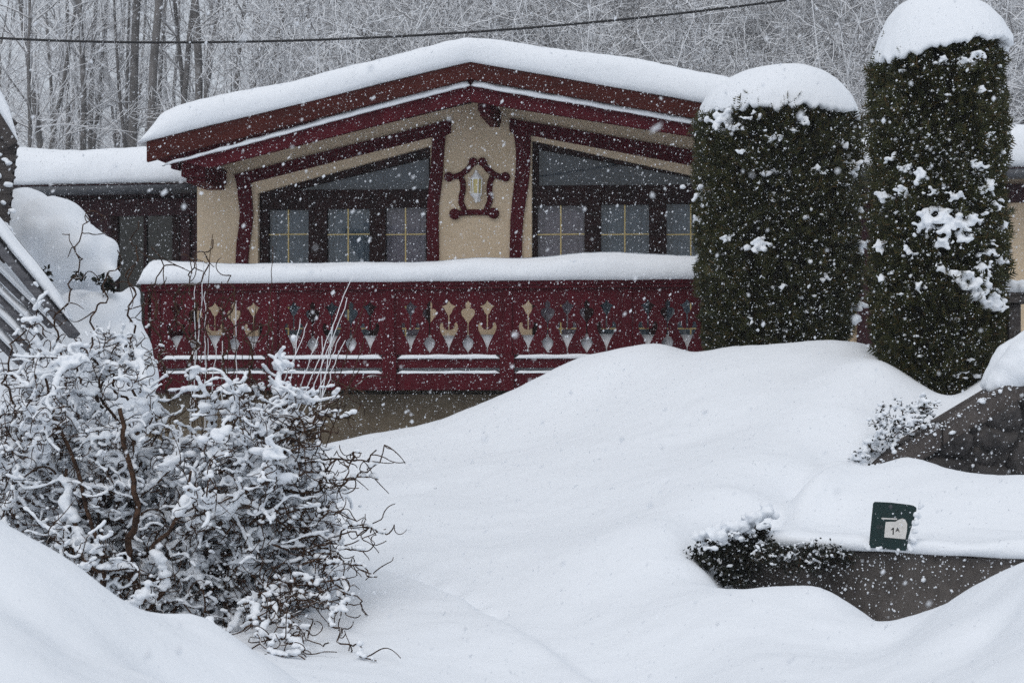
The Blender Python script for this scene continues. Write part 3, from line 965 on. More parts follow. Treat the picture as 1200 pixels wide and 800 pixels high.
# ------------------------------------------------------------------ columnar arborvitae
def arborvitae(name, px, Y, R, zb, zt, label, cap_prof, n_spray, big, dens, seed, lean=0.0):
    rng = np.random.default_rng(seed)
    cx = (px - 600) / F * Y
    root = empty(name, (cx, Y, zb))
    tag(root, label, 'tree')
    H = zt - zb

    def rad(t):     # radius along the height
        return R * ((0.80 + 0.20 * min(1, t / 0.35)) if px < 1000 else (0.66 + 0.34 * min(1, t / 0.22))) * (1.0 if t < 0.85 else math.sqrt(max(0.02, 1 - ((t - .85) / .15) ** 2 * .45)))

    def wob(g, t):
        return 1 + 0.08 * nz(math.cos(g) * 1.4 + seed, math.sin(g) * 1.4, t * H * 1.3) + 0.10 * nz(math.cos(g) * 3.5, math.sin(g) * 3.5 + seed, t * H * 3.5) + .06 * nz(math.cos(g) * 9, math.sin(g) * 9 + seed, t * H * 8)
    # trunk and inner dry twigs, coloured near-black for the shade between sprays
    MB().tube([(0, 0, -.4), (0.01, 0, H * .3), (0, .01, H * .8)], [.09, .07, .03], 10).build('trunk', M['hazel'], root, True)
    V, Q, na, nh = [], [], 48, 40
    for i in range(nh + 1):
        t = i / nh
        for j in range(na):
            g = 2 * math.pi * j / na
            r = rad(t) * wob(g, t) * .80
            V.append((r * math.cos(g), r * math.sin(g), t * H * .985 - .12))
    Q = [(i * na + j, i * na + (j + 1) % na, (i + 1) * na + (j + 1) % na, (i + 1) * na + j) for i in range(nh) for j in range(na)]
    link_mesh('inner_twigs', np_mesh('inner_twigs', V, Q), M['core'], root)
    # flat sprays of scale leaves
    T = rng.uniform(0.0, 1.0, n_spray)
    G = rng.uniform(0, 2 * np.pi, n_spray)
    VV, FF, tips = [], [], []
    k = 0
    for t, g in zip(T, G):
        f = rng.uniform(.74, 1.03) ** .7
        r = rad(t) * wob(g, t) * f
        p = np.array([r * math.cos(g), r * math.sin(g), t * H - .1])
        out = np.array([math.cos(g), math.sin(g), 0.0])
        tan = np.array([-math.sin(g), math.cos(g), 0.0])
        up = np.array([0, 0, 1.0])
        ax = out * rng.uniform(.35, 1.0) + up * rng.uniform(.2, 1.1) + tan * rng.uniform(-.5, .5)
        ax /= np.linalg.norm(ax)
        sd = np.cross(ax, out * rng.uniform(-.3, 1) + tan * rng.uniform(-1, 1))
        sd /= np.linalg.norm(sd) + 1e-6
        L = rng.uniform(.055, .14)
        w = L * .15
        VV += [p - sd * w * .5, p + sd * w * .5, p + ax * L + sd * w * .1, p + ax * L - sd * w * .1]
        FF.append((k, k + 1, k + 2, k + 3))
        k += 4
        for q_ in (.25, .5, .72):
            for s_ in (-1, 1):
                b0 = p + ax * L * q_
                d = ax * .75 + sd * s_ * .85
                l2 = L * (.62 - .42 * q_)
                e = b0 + d * l2
                nn = ax * w * .55
                VV += [b0 - nn, b0 + nn, e + nn * .5, e - nn * .4]
                FF.append((k, k + 1, k + 2, k + 3))
                k += 4
        tips.append(p + ax * L * .6)
    link_mesh('foliage', np_mesh('foliage', np.array(VV), np.array(FF)), M['thuja'], root, False)
    tips = np.array(tips)
    # snow dust on the sprays: patchy
    keep = []
    for i, p in enumerate(tips):
        v = nz(p[0] * 2.6 + seed, p[1] * 2.6, p[2] * 2.2) + .5 * nz(p[0] * 7, p[1] * 7 + seed, p[2] * 7)
        if rng.random() < dens * max(.10, min(2.6, .45 + 2.6 * v)): keep.append(i)
    C = tips[keep]
    S = np.exp(rng.normal(math.log(.0078), .55, len(C)))
    sz = np.stack([S * rng.uniform(.8, 2.0, len(C)), S * rng.uniform(.7, 1.4, len(C)), S * rng.uniform(.5, 1.1, len(C))], 1)
    V1, F1 = lumps(C + np.array([0, 0, .006]), sz, 1, .34, rng)
    tag(link_mesh('snow_dust', np_mesh('snow_dust', V1, F1), M['snow_fine'], root), kind='stuff')
    # larger clumps at given places on the near side
    BC, BS = [], []
    for bx, by, br in big:
        xx = (bx - 600) / F * Y - cx
        zz = EYE + (HZ - by) / F * Y - zb
        rr = rad(min(1, max(0, zz / H))) * 1.06
        dx = max(-.97, min(.97, xx / rr))
        yy = -rr * math.sqrt(1 - dx * dx)
        for q_ in range(int(8 + br * 1.7)):
            o_ = rng.normal(0, 1, 3) * br / F * Y * np.array([.7, .3, .5])
            s_ = br / F * Y * rng.uniform(.16, .40)
            BC.append((xx + o_[0], yy + o_[1] - .01, zz + o_[2]))
            BS.append((s_ * 1.15, s_, s_ * .75))
    V2_, F2_ = lumps(BC, BS, 2, .12, rng)
    tag(fused('snow_clumps', V2_, F2_, .012, M['snow_fine'], root, 3, .006, 22), kind='stuff')
    # cap
    prof = [((x - px) / F * Y, EYE + (HZ - y) / F * Y - zb) for x, y in cap_prof]
    na, nh = 160, 26
    Lp = [p for p in prof if p[0] <= 0] + [(0, max(p[1] for p in prof))]
    Rp = [(0, max(p[1] for p in prof))] + [p for p in prof if p[0] > 0]
    rimL, rimR = Lp[0], Rp[-1]

    def edge(side, f):   # f 0 at the rim, 1 at the top: radius and height on that side
        P = Lp if side < 0 else Rp[::-1]
        d = [0]
        for a, b_ in zip(P[:-1], P[1:]): d.append(d[-1] + math.hypot(b_[0] - a[0], b_[1] - a[1]))
        s_ = f * d[-1]
        for i in range(len(P) - 1):
            if s_ <= d[i + 1] + 1e-9:
                t = (s_ - d[i]) / (d[i + 1] - d[i])
                return abs(P[i][0] * (1 - t) + P[i + 1][0] * t), P[i][1] * (1 - t) + P[i + 1][1] * t
        return 0, P[-1][1]
    V = []
    for i in range(-2, nh + 1):
        f = max(0, i) / nh
        rl, hl = edge(-1, f)
        rr, hr = edge(1, f)
        for j in range(na):
            g = 2 * math.pi * j / na
            w = .5 + .5 * math.cos(g)
            w = w * w * (3 - 2 * w)
            r = rl * (1 - w) + rr * w
            h = hl * (1 - w) + hr * w
            ds = .05 * nz(math.cos(g) * 3 + seed, math.sin(g) * 3) + .07 * nz(math.cos(g) * 9 + seed, math.sin(g) * 9, 2) + .035 * nz(math.cos(g) * 22, math.sin(g) * 22, seed)
            fall = max(0, 1 - f * 5)
            h += ds * fall - .02 * fall
            r *= 1 + .02 * nz(math.cos(g) * 2, math.sin(g) * 2 + seed, h * 2) + .012 * nz(math.cos(g) * 6, math.sin(g) * 6, h * 6 + seed)
            r *= 1.0 if px > 1000 else 1.02
            if i == -1: r *= .93; h -= .01
            if i == -2: r *= .80; h += .06
            V.append((r * math.cos(g), r * math.sin(g), h))
    rows = nh + 3
    Q = [(i * na + j, i * na + (j + 1) % na, (i + 1) * na + (j + 1) % na, (i + 1) * na + j) for i in range(rows - 1) for j in range(na)]
    link_mesh('snow_cap', np_mesh('snow_cap', V, Q), M['snow'], root)
    return root


Y1 = 15.9
arborvitae('arborvitae', 910, Y1, 0.785, EYE + (HZ - 425) / F * Y1, EYE + (HZ - 111) / F * Y1,
           'broad columnar arborvitae with a low snow cap, standing beside the balcony railing',
           [(820, 138), (823, 124), (830, 111), (845, 98), (868, 86), (895, 79), (920, 77), (948, 81), (968, 89), (982, 101), (993, 115), (1001, 128), (1005, 140)], 15000,
           [(838, 150, 13), (846, 160, 7), (818, 230, 10), (816, 258, 6), (880, 295, 9), (868, 152, 7), (892, 178, 7), (940, 210, 6), (988, 205, 9), (996, 250, 8), (1000, 290, 10), (858, 190, 5), (952, 330, 6), (900, 340, 5), (842, 285, 6),
            (975, 180, 6), (925, 160, 6), (990, 375, 12), (1000, 360, 9), (870, 380, 5)], .26, 11)
Y2 = 13.6
arborvitae('arborvitae', 1099, Y2, 0.535, EYE + (HZ - 478) / F * Y2, EYE + (HZ - 34) / F * Y2,
           'tall slim arborvitae with a high domed snow cap, beside the stone wall',
           [(1021, 74), (1025, 58), (1031, 42), (1040, 22), (1052, 7), (1068, -1), (1092, -5), (1118, -3), (1138, 2), (1156, 12), (1170, 27), (1178, 41), (1183, 54)], 15000,
           [(1050, 300, 8), (1100, 240, 8), (1075, 235, 7), (1120, 265, 9), (1130, 320, 9), (1080, 320, 7), (1060, 340, 6), (1112, 335, 14), (1126, 345, 12), (1142, 358, 12), (1150, 362, 10), (1100, 328, 8), (1062, 215, 10), (1045, 235, 10), (1075, 262, 13), (1095, 270, 12), (1062, 275, 9), (1110, 285, 9), (1085, 290, 8), (1125, 205, 8), (1138, 225, 9),
            (1150, 245, 8), (1112, 90, 7), (1128, 118, 6), (1142, 50, 9), (1125, 80, 7), (1036, 190, 8), (1030, 235, 9), (1028, 290, 8), (1155, 310, 8), (1140, 300, 8), (1085, 85, 6), (1070, 168, 5), (1160, 270, 7), (1110, 440, 6), (1030, 330, 7), (1048, 205, 7)], .34, 23)


# ------------------------------------------------------------------ contorted hazel
def contorted(rng, p, d, L, r0, r1, step, curl, pull=None):
    """a corkscrewing twig"""
    pts, rad_ = [p.copy()], [r0]
    n = max(3, int(L / step))
    d = d / np.linalg.norm(d)
    ax = rng.normal(0, 1, 3)
    ang = rng.uniform(.2, .6)
    for i in range(n):
        if rng.random() < .28:
            ax = rng.normal(0, 1, 3)
            ang = rng.uniform(-.3, 1.0)
        a = ax - d * (ax @ d)
        a /= np.linalg.norm(a) + 1e-6
        d = d + np.cross(a, d) * ang * curl
        if pull is not None: d = d + pull
        d /= np.linalg.norm(d)
        p = p + d * step * rng.uniform(.8, 1.2)
        pts.append(p.copy())
        rad_.append(r0 + (r1 - r0) * (i + 1) / n)
    return np.array(pts), np.array(rad_)


rng = np.random.default_rng(42)
HY = 9.1
hb = at(165, 745, HY)
hazel = empty('contorted_hazel', hb)
tag(hazel, 'snow laden contorted hazel bush with corkscrew twigs in front of the balcony', 'bush')
bark_lines, twig_lines, snowC, snowS = [], [], [], []
ctr = np.array([0.02, 0.0, .82])
ext = np.array([1.0, .85, 1.04])


def inside(p):
    return (((p - ctr) / ext) ** 2).sum() + max(0.0, p[2] - (1.74 - .42 * max(0.0, p[0]))) * 6


def lay(P, R, size, prob, drop=.9):
    """snow lying along the top of a branch"""
    n = len(P)
    on = False
    for i in range(n - 1):
        t = P[i + 1] - P[i]
        t = t / (np.linalg.norm(t) + 1e-9)
        if i == 0: on = rng.random() < prob
        elif rng.random() < .17: on = rng.random() < prob
        if on and abs(t[2]) < drop:
            s_ = size * rng.uniform(.75, 1.35)
            m_ = P[i] * .5 + P[i + 1] * .5
            snowC.append(m_ + np.array([0, 0, R[i] * .6 + s_ * .5]))
            snowS.append((s_ * 1.25, s_ * 1.1, s_ * .85))


mains = []
for k in range(52):
    g = rng.uniform(0, 2 * np.pi) if k < 26 else (rng.uniform(-1.2, .9) if k < 43 else rng.uniform(2.4, 4.0))
    el = rng.uniform(.10, 1.45) if k < 26 else rng.uniform(.0, .95)
    d = np.array([math.cos(g) * math.cos(el), math.sin(g) * math.cos(el) * .8, math.sin(el)])
    L = rng.uniform(1.5, 2.3)
    P, R = contorted(rng, np.array([rng.normal(0, .08), rng.normal(0, .08), -.05]), d, L, rng.uniform(.016, .03), .007, .05, .5, d * .30)
    cut = next((i for i in range(len(P)) if inside(P[i]) > 1.0 and i > 8), len(P))
    P, R = P[:cut], R[:cut]
    mains.append((P, R))
    bark_lines.append((P, R))
    lay(P, R, .023, .6)
secs = []
for P, R in mains:
    for j in range(17):
        i = rng.integers(4, len(P))
        d = rng.normal(0, 1, 3) * np.array([1, .9, .6]) + (P[i] - np.array([0, 0, .2])) * .9 + np.array([0, 0, .15])
        L = rng.uniform(.3, .75)
        Q, RQ = contorted(rng, P[i], d, L, R[i] * .6 + .001, .0035, .032, .75, d / np.linalg.norm(d) * .08)
        if inside(Q[-1]) > 1.25: Q, RQ = Q[:max(4, len(Q) * 2 // 3)], RQ[:max(4, len(Q) * 2 // 3)]
        secs.append((Q, RQ))
        bark_lines.append((Q, RQ))
        lay(Q, RQ, .0185, .66)
for Q, RQ in secs:
    for j in range(rng.integers(13, 20)):
        i = rng.integers(1, len(Q))
        d = rng.normal(0, 1, 3) + (Q[i] - ctr) * .8
        L = rng.uniform(.12, .42)
        T_, RT = contorted(rng, Q[i], d, L, .0037, .0020, .020, 1.15)
        if inside(T_[-1]) < 1.6: twig_lines.append((T_, RT))
        lay(T_, RT, .0105, .42)
# long whips above the mass and drooping sprays to the right, as in the photograph
whips = [[(120, 480, 9.0), (60, 395, 9.1), (72, 360, 9.0), (88, 330, 9.1), (92, 300, 9), (100, 250, 9)], [(150, 470, 9), (105, 405, 8.9), (112, 372, 9), (120, 345, 8.9), (132, 320, 9), (138, 292, 9)],
         [(160, 480, 9), (150, 400, 9.2), (155, 360, 9.1), (150, 330, 9.2), (158, 300, 9.1), (160, 262, 9.2)], [(200, 470, 9), (188, 400, 9.2), (180, 375, 9.1), (178, 348, 9.2), (186, 310, 9.2), (182, 290, 9.2)],
         [(220, 460, 9), (230, 405, 9.2), (205, 370, 9.2), (200, 350, 9.2), (222, 336, 9.2), (245, 310, 9.2), (248, 280, 9.2)], [(260, 460, 9.2), (265, 410, 9.3), (262, 380, 9.3), (275, 345, 9.3), (272, 320, 9.3)],
         [(280, 480, 9.2), (300, 430, 9.3), (285, 395, 9.3), (310, 385, 9.3), (315, 365, 9.3)], [(290, 500, 9.2), (330, 470, 9.3), (345, 455, 9.3), (375, 475, 9.4), (395, 455, 9.4)],
         [(280, 540, 9), (330, 530, 9.1), (335, 500, 9.2), (370, 490, 9.3), (390, 478, 9.3), (402, 458, 9.3)],
         [(330, 580, 8.9), (365, 575, 8.9), (385, 560, 8.9), (410, 558, 8.9), (435, 555, 8.9), (448, 525, 8.9)], [(385, 560, 8.9), (405, 567, 8.9), (425, 560, 8.9), (445, 557, 8.9)],
         [(340, 660, 8.7), (375, 640, 8.7), (400, 628, 8.7), (420, 615, 8.7), (440, 618, 8.7), (460, 628, 8.7)], [(350, 660, 8.6), (395, 655, 8.6), (420, 668, 8.6), (445, 674, 8.6)],
         [(320, 680, 8.5), (360, 675, 8.5), (385, 700, 8.5), (395, 740, 8.5), (415, 760, 8.5), (440, 770, 8.5)], [(350, 675, 8.5), (375, 685, 8.5), (400, 680, 8.5), (420, 705, 8.5)],
         [(310, 700, 8.4), (330, 730, 8.4), (340, 760, 8.4), (360, 782, 8.4)], [(300, 710, 8.4), (318, 745, 8.4), (330, 775, 8.4)], [(290, 700, 8.4), (300, 735, 8.4), (312, 765, 8.4)], [(240, 720, 8.3), (248, 742, 8.3), (262, 755, 8.3)],
         [(20, 500, 9), (5, 440, 9), (15, 400, 9), (35, 380, 9), (60, 392, 9)], [(40, 520, 9), (-10, 480, 9), (-25, 440, 9)], [(330, 620, 8.8), (370, 605, 8.8), (395, 600, 8.8), (415, 605, 8.8)],
         [(310, 640, 8.7), (350, 640, 8.7), (372, 655, 8.7), (400, 690, 8.7), (405, 715, 8.7)], [(225, 440, 9.3), (226, 380, 9.3), (224, 330, 9.3), (223, 300, 9.3)]]
for q_ in range(26):
    ax_, ay_ = rng.uniform(285, 350), rng.uniform(500, 720)
    L_x = rng.uniform(40, 105)
    sl = (ay_ - 600) / 260 + rng.normal(0, .25)
    pth, yy_ = [], ay_
    for f in (0, .25, .5, .75, 1):
        pth.append((ax_ + L_x * f * (.7 if ay_ > 680 else 1), ay_ + L_x * f * sl + rng.normal(0, 5), 8.75 - .1 * f + rng.normal(0, .05)))
    whips.append(pth)
for wi, wp in enumerate(whips):
    wp = [(x_, y_, min(d_, 8.5 - (y_ - 690) / 90) if y_ > 690 else d_) for x_, y_, d_ in wp]
    ctrlp = [np.array(at(*p) - hb) for p in wp]
    P = []
    for a, b_ in zip(ctrlp[:-1], ctrlp[1:]):
        nn = max(2, int(np.linalg.norm(b_ - a) / .03))
        P += [a + (b_ - a) * i / nn for i in range(nn)]
    P.append(ctrlp[-1])
    P = np.array(P)
    for _ in range(2):
        P[1:-1] = P[1:-1] * .5 + (P[:-2] + P[2:]) * .25
    ph = rng.uniform(0, 6, 3)
    s_ = np.arange(len(P)) * .03
    P = P + np.stack([.022 * np.sin(s_ * 26 + ph[0]) + .012 * np.sin(s_ * 57 + ph[1]), .02 * np.sin(s_ * 23 + ph[1]), .018 * np.sin(s_ * 29 + ph[2]) + .008 * np.sin(s_ * 61)], 1)
    R = np.linspace(.0085, .0036, len(P))
    bark_lines.append((P, R))
    if wp[-1][1] > 440: lay(P, R, .015, .6, .9)
    for j in range(9):
        i = rng.integers(len(P) // 4, len(P))
        T_, RT = contorted(rng, P[i], rng.normal(0, 1, 3) + np.array([.2, 0, -.1]), rng.uniform(.08, .3), .0042, .0026, .02, .9)
        twig_lines.append((T_, RT))
# thick bare stems near the foot
for st_, r_ in (([(150, 742, 8.7), (158, 690, 8.5), (150, 640, 8.42), (162, 590, 8.4), (148, 530, 8.42), (138, 470, 8.5)], .026), ([(146, 738, 8.7), (118, 690, 8.5), (98, 645, 8.45), (78, 600, 8.45), (74, 560, 8.5)], .020),
                ([(158, 738, 8.7), (190, 690, 8.5), (182, 640, 8.45), (215, 600, 8.4), (222, 560, 8.45)], .017), ([(152, 735, 8.6), (128, 660, 8.4), (60, 480, 8.5), (66, 520, 8.6), (48, 430, 8.8)], .015)):
    K = [np.array(at(*p) - hb) for p in st_]
    P = []
    for a, b_ in zip(K[:-1], K[1:]):
        P += [a + (b_ - a) * i / 8 for i in range(8)]
    P.append(K[-1])
    P = np.array(P) + rng.normal(0, .022, (len(P), 3))
    for _ in range(2): P[1:-1] = P[1:-1] * .5 + (P[:-2] + P[2:]) * .25
    bark_lines.append((P, np.linspace(r_, r_ * .45, len(P))))
    lay(P, np.full(len(P), r_ * .7), .026, .5, .97)
# straight new shoots
shoots = []
for k in range(36):
    px_, py_ = rng.uniform(205, 380), rng.uniform(470, 570)
    a = np.array(at(px_, py_, 9.3) - hb)
    lean_ = rng.uniform(-.02, .45) if px_ > 290 else rng.uniform(-.05, .1)
    L = rng.uniform(.45, 1.1)
    n = 14
    P = np.array([a + np.array([lean_ * L * (i / n), .05 * i / n, L * i / n]) + rng.normal(0, .004, 3) for i in range(n + 1)])
    (shoots if k % 2 else bark_lines).append((P, np.linspace(.0038, .0024, n + 1)))
# a few larger pillows of snow resting on forks
for k in range(1150):
    Q, RQ = secs[rng.integers(len(secs))]
    i = rng.integers(0, len(Q))
    if Q[i][2] < .05: continue
    s_ = rng.uniform(.017, .042) * (1.35 if k % 9 == 0 else 1)
    for q_ in range(5):
        o_ = rng.normal(0, 1, 3) * s_ * np.array([1.0, .9, .3])
        snowC.append(Q[i] + o_ + np.array([0, 0, .02]))
        snowS.append((s_ * rng.uniform(.7, 1.2), s_ * rng.uniform(.7, 1.1), s_ * rng.uniform(.45, .75)))
V, Q = tubes(bark_lines, 6)
link_mesh('branches', np_mesh('branches', V, Q), M['hazel'], hazel)
V, Q = tubes(shoots, 5)
link_mesh('shoots', np_mesh('shoots', V, Q), M['forest_twig'], hazel)
V, Q = tubes(twig_lines, 4)
link_mesh('twigs', np_mesh('twigs', V, Q), M['hazel'], hazel)
V, Fc = lumps(snowC, snowS, 2, .10, rng)
tag(fused('clinging_snow', V, Fc, .0072, M['snow_fine'], hazel, 2, .0015, 20), kind='stuff')
LC = []
LV, LF, k = [], [], 0
for j in range(60):
    Q_, RQ = secs[rng.integers(len(secs))]
    p = Q_[rng.integers(2, len(Q_))]
    if p[2] > .75: continue
    d = rng.normal(0, 1, 3) + np.array([0, -.3, -1])
    d /= np.linalg.norm(d)
    s_ = np.cross(d, rng.normal(0, 1, 3))
    s_ /= np.linalg.norm(s_)
    L = rng.uniform(.04, .075)
    c_ = np.cross(d, s_) * .012
    LV += [p, p + d * L * .5 + s_ * L * .36 + c_, p + d * L, p + d * L * .5 - s_ * L * .36 + c_]
    LF.append((k, k + 1, k + 2, k + 3))
    k += 4
link_mesh('withered_leaves', np_mesh('withered_leaves', LV, LF), M['deadleaf'], hazel, False)


# ------------------------------------------------------------------ small evergreen shrubs
def shrub(name, spots, Y, label, n, seed, snow_share=.5, leaf=.035, stems=8, over=()):
    rng = np.random.default_rng(seed)
    base = at(spots[0][0], spots[0][1], Y)
    root = empty(name, base)
    tag(root, label, 'bush')
    lines, tips = [], []
    for px_, py_, rr in spots:
        c = np.array(at(px_, py_, Y) - base)
        R = rr / F * Y
        for k in range(stems):
            d = rng.normal(0, 1, 3) * np.array([1, .7, .8]) + np.array([0, -.25, .25])
            P, RR = contorted(rng, c * .9 + rng.normal(0, .02, 3), d, R * rng.uniform(.8, 1.5), .006, .002, .02, .35)
            lines.append((P, RR))
            for q_ in range(n // (stems * len(spots))):
                tips.append(P[rng.integers(1, len(P))] + rng.normal(0, .02, 3))
    V, Q = tubes(lines, 5)
    link_mesh('stem', np_mesh('stem', V, Q), M['hazel'], root)
    VV, FF, k, SCn, SSn = [], [], 0, [], []
    for p in tips:
        d = rng.normal(0, 1, 3) + np.array([0, -.4, .2])
        d /= np.linalg.norm(d)
        s_ = np.cross(d, rng.normal(0, 1, 3))
        s_ /= np.linalg.norm(s_)
        L = leaf * rng.uniform(.6, 1.3)
        VV += [p, p + d * L * .5 + s_ * L * .35, p + d * L, p + d * L * .5 - s_ * L * .35]
        FF.append((k, k + 1, k + 2, k + 3))
        k += 4
        if rng.random() < snow_share:
            SCn.append(p + d * L * .5 + np.array([0, 0, .012]))
            q_ = rng.uniform(.007, .022) * (1 if leaf > .026 else .6)
            SSn.append((q_ * 1.3, q_, q_ * .8))
    link_mesh('leaves', np_mesh('leaves', VV, FF), M['ivy'], root, False)
    for px_, py_, rr in over:
        for q_ in range(7):
            c = np.array(at(px_ + rng.normal(0, rr * .45), py_ + rng.normal(0, rr * .3), Y - .06 + rng.uniform(-.08, .12)) - base)
            q2 = rr / F * Y * rng.uniform(.35, .7)
            SCn.append(c)
            SSn.append((q2 * 1.2, q2, q2 * .8))
    V, Fc = lumps(SCn, SSn, 2, .12, rng)
    tag(fused('clinging_snow', V, Fc, .008, M['snow_fine'], root, 2), kind='stuff')
    return root


shrub('evergreen_shrub', [(1055, 500, 26), (1035, 492, 18), (1075, 492, 22), (1085, 480, 14), (1045, 515, 20), (1020, 530, 12), (1000, 545, 8)], 11.75, 'sprawling snowy sprigs at the low end of the stone stair wall', 900, 5, .5, .028)
shrub('evergreen_shrub', [(835, 652, 13), (850, 643, 14), (865, 638, 13), (880, 640, 12), (893, 632, 9), (902, 626, 7), (845, 670, 13), (860, 682, 11), (827, 645, 9), (875, 658, 13), (890, 648, 12), (822, 655, 8), (870, 680, 10)], 9.44, 'dark leafy shrub drooping over the buried end of the concrete wall', 4200, 6, .07, .026, 5, over=[(820, 630, 11), (836, 624, 13), (852, 619, 13), (868, 613, 14), (884, 607, 13), (900, 600, 12), (848, 634, 7), (863, 629, 7), (880, 623, 7), (830, 640, 6), (896, 615, 7)])
rs_ = random.Random(9)
shrub('ivy', [(895 + 8.5 * k, 650 + rs_.uniform(-3, 6) + (rs_.uniform(0, 30) if k % 2 else 0) * max(0, 1 - k / 13), 9) for k in range(13)], 9.25, 'ivy dusted with snow creeping along the top of the concrete wall', 2600, 8, .12, .020, 4)

# ------------------------------------------------------------------ concrete wall with number plate
wtop = (at(890, 640, 9.5).z + at(1200, 655, 8.78).z) / 2
wend = wa + wd * 5.2
cw = MB()
nseg = 40
fr_pts = []
for i in range(nseg + 1):
    p = wa + (wend - wa) * i / nseg
    fr_pts.append(p)
vs, fs = [], []
rows = 16
for i, p in enumerate(fr_pts):
    for j in range(rows + 1):
        zz = -0.5 + (wtop + .5) * j / rows
        q = Vector((p.x, p.y, zz)) - wn * (.012 * nz(i * .31, j * .4, 1) + .008 * nz(i * .9, j * 1.1, 6))
        if j == rows: q += wn * .02
        vs.append(q)
fs = [(i * (rows + 1) + j, (i + 1) * (rows + 1) + j, (i + 1) * (rows + 1) + j + 1, i * (rows + 1) + j + 1) for i in range(nseg) for j in range(rows)]
cw.add(vs, fs)
k = len(cw.v)
cw.hexa([Vector((wa.x, wa.y, -.5)) + wn * .03, Vector((wend.x, wend.y, -.5)) + wn * .03, Vector((wend.x, wend.y, wtop)) + wn * .018, Vector((wa.x, wa.y, wtop)) + wn * .018,
         Vector((wa.x, wa.y, -.5)) + wn * .3, Vector((wend.x, wend.y, -.5)) + wn * .3, Vector((wend.x, wend.y, wtop)) + wn * .3, Vector((wa.x, wa.y, wtop)) + wn * .3])
tag(cw.build('retaining_wall', M['concrete'], None, True), 'low stained concrete wall carrying the number plate, half buried in drifts', 'wall')
pts = [Vector((0, 0, 0))]
pts, hh = [], []
for i in range(21):
    p = wa + wd * (0.12 + 5.0 * i / 20)
    pts.append(Vector((p.x, p.y, wtop + .002)) + wn * .0)
    hh.append(.10 + .015 * math.sin(i * 1.1))
slab('wall_snow', pts, hh, wn, .8, M['snow'], 'snow lip hanging over the top of the concrete wall', lip=.04, amp=.018, taper=(.1, .1), fr=4, land=True)

C, S = [], []
for q_ in range(700):
    a_ = rng.beta(1, 2.2) * 2.4
    p = wa + wd * a_ - wn * .012
    h_ = wtop - rng.beta(1, 1.8) * .45
    C.append((p.x, p.y, h_))
    r_ = math.exp(rng.normal(math.log(.0038), .4))
    S.append((r_ * 1.3, r_ * .6, r_))
V, Fc = lumps(C, S, 1, .2, rng)
tag(link_mesh('snow_dust', np_mesh('snow_dust', V, Fc), M['snow_fine'], bpy.data.objects['retaining_wall']), kind='stuff')

# number plate: dark green, standing on the wall top, with a white house number sticker
pc = at(1042, 643, 9.05)
along = (pc - wa).dot(wd)
pl = wa + wd * along - wn * .065
ang = math.atan2(wd.y, wd.x)
sign = empty('number_plate', (pl.x, pl.y, wtop + .028), ang)
sign.rotation_euler = (math.radians(-4), math.radians(1.5), ang)
tag(sign, 'dark green plate with the house number 1A on a white sticker, above the concrete wall', 'sign')
g = 9.1 / F
sx = lambda x: (x - 1042) * g
sz = lambda y: (643 - y) * g
cutout('plate', [(sx(x), sz(y)) for x, y in ((1017.5, 640), (1018, 628), (1019.5, 600), (1020, 591), (1022, 588.8), (1040, 588.6), (1056, 589.4), (1066, 590.2), (1070.2, 592.6), (1070.5, 596), (1068.4, 606), (1065, 618), (1062.5, 628), (1061.5, 640), (1060, 643.5), (1019.5, 643))], [], -.006, .006, M['sign_green'], sign)
cutout('sticker', [(sx(x), sz(y)) for x, y in ((1035, 629.5), (1059.6, 630), (1061, 620), (1061, 612), (1058.5, 607.4), (1055, 606.2), (1050, 608.4), (1047.5, 610.4), (1036, 611.5), (1035.6, 616))], [], -.0085, -.0062, M['sticker'], sign)
cutout('sticker', [(sx(x), sz(y)) for x, y in ((1031, 607), (1049, 606.6), (1049, 608), (1031, 608.6))], [], -.0085, -.0062, M['sticker'], sign)
lt = MB()
for y in (616.2, 617.8, 619.4):
    lt.box(sx(1025.5), sx(1033.5), -.0075, -.0062, sz(y + .5), sz(y))
lt.build('small_print', M['gutter'], sign)
MB().lathe([(.012, 0), (.012, .003), (.008, .005)], (sx(1041), -.0062, sz(593.6)), 12, (0, -1, 0)).build('screw', M['gutter'], sign)


def text(body, size, x, y, name, parent):
    cu = bpy.data.curves.new(name, 'FONT')
    cu.body = body
    cu.size = size
    cu.extrude = .0006
    cu.offset = .0004
    t = bpy.data.objects.new(name, cu)
    COL.objects.link(t)
    me = baked(t)
    bpy.data.objects.remove(t)
    co = np.empty(len(me.vertices) * 3, dtype=np.float32)
    me.vertices.foreach_get('co', co)
    co = co.reshape(-1, 3)
    me.vertices.foreach_set('co', np.stack([co[:, 0] + x, -co[:, 2] - .0095, co[:, 1] + y], 1).ravel().astype(np.float32))
    me.update()
    return link_mesh(name, me, M['ink'], parent, False)


cutout('number', [(sx(x), sz(y)) for x, y in ((1044.6, 625.8), (1045.9, 625.8), (1045.9, 617.6), (1044.7, 617.6), (1042.6, 619.9), (1043.2, 620.9), (1044.6, 619.7))], [], -.0095, -.0086, M['ink'], sign)
text('A', .037, sx(1047.8), sz(622.2), 'letter', sign)
# snow packed against the plate's worn edge
C, S = [], []
for x, y in ((1070, 601), (1068, 610), (1066, 620), (1064, 630), (1063, 640), (1071, 592), (1016.5, 641), (1030, 644.5), (1052, 645)):
    for q_ in range(3):
        C.append((sx(x + rng.uniform(0, 5)) if x > 1060 else sx(x + rng.uniform(-4, 4)), rng.uniform(-.01, .02), sz(y) + rng.normal(0, .008)))
        s_ = rng.uniform(.009, .02)
        S.append((s_, s_ * .9, s_))
V, Fc = lumps(C, S, 2, .1, rng)
tag(fused('packed_snow', V, Fc, .006, M['snow_fine'], sign, 2), kind='stuff')

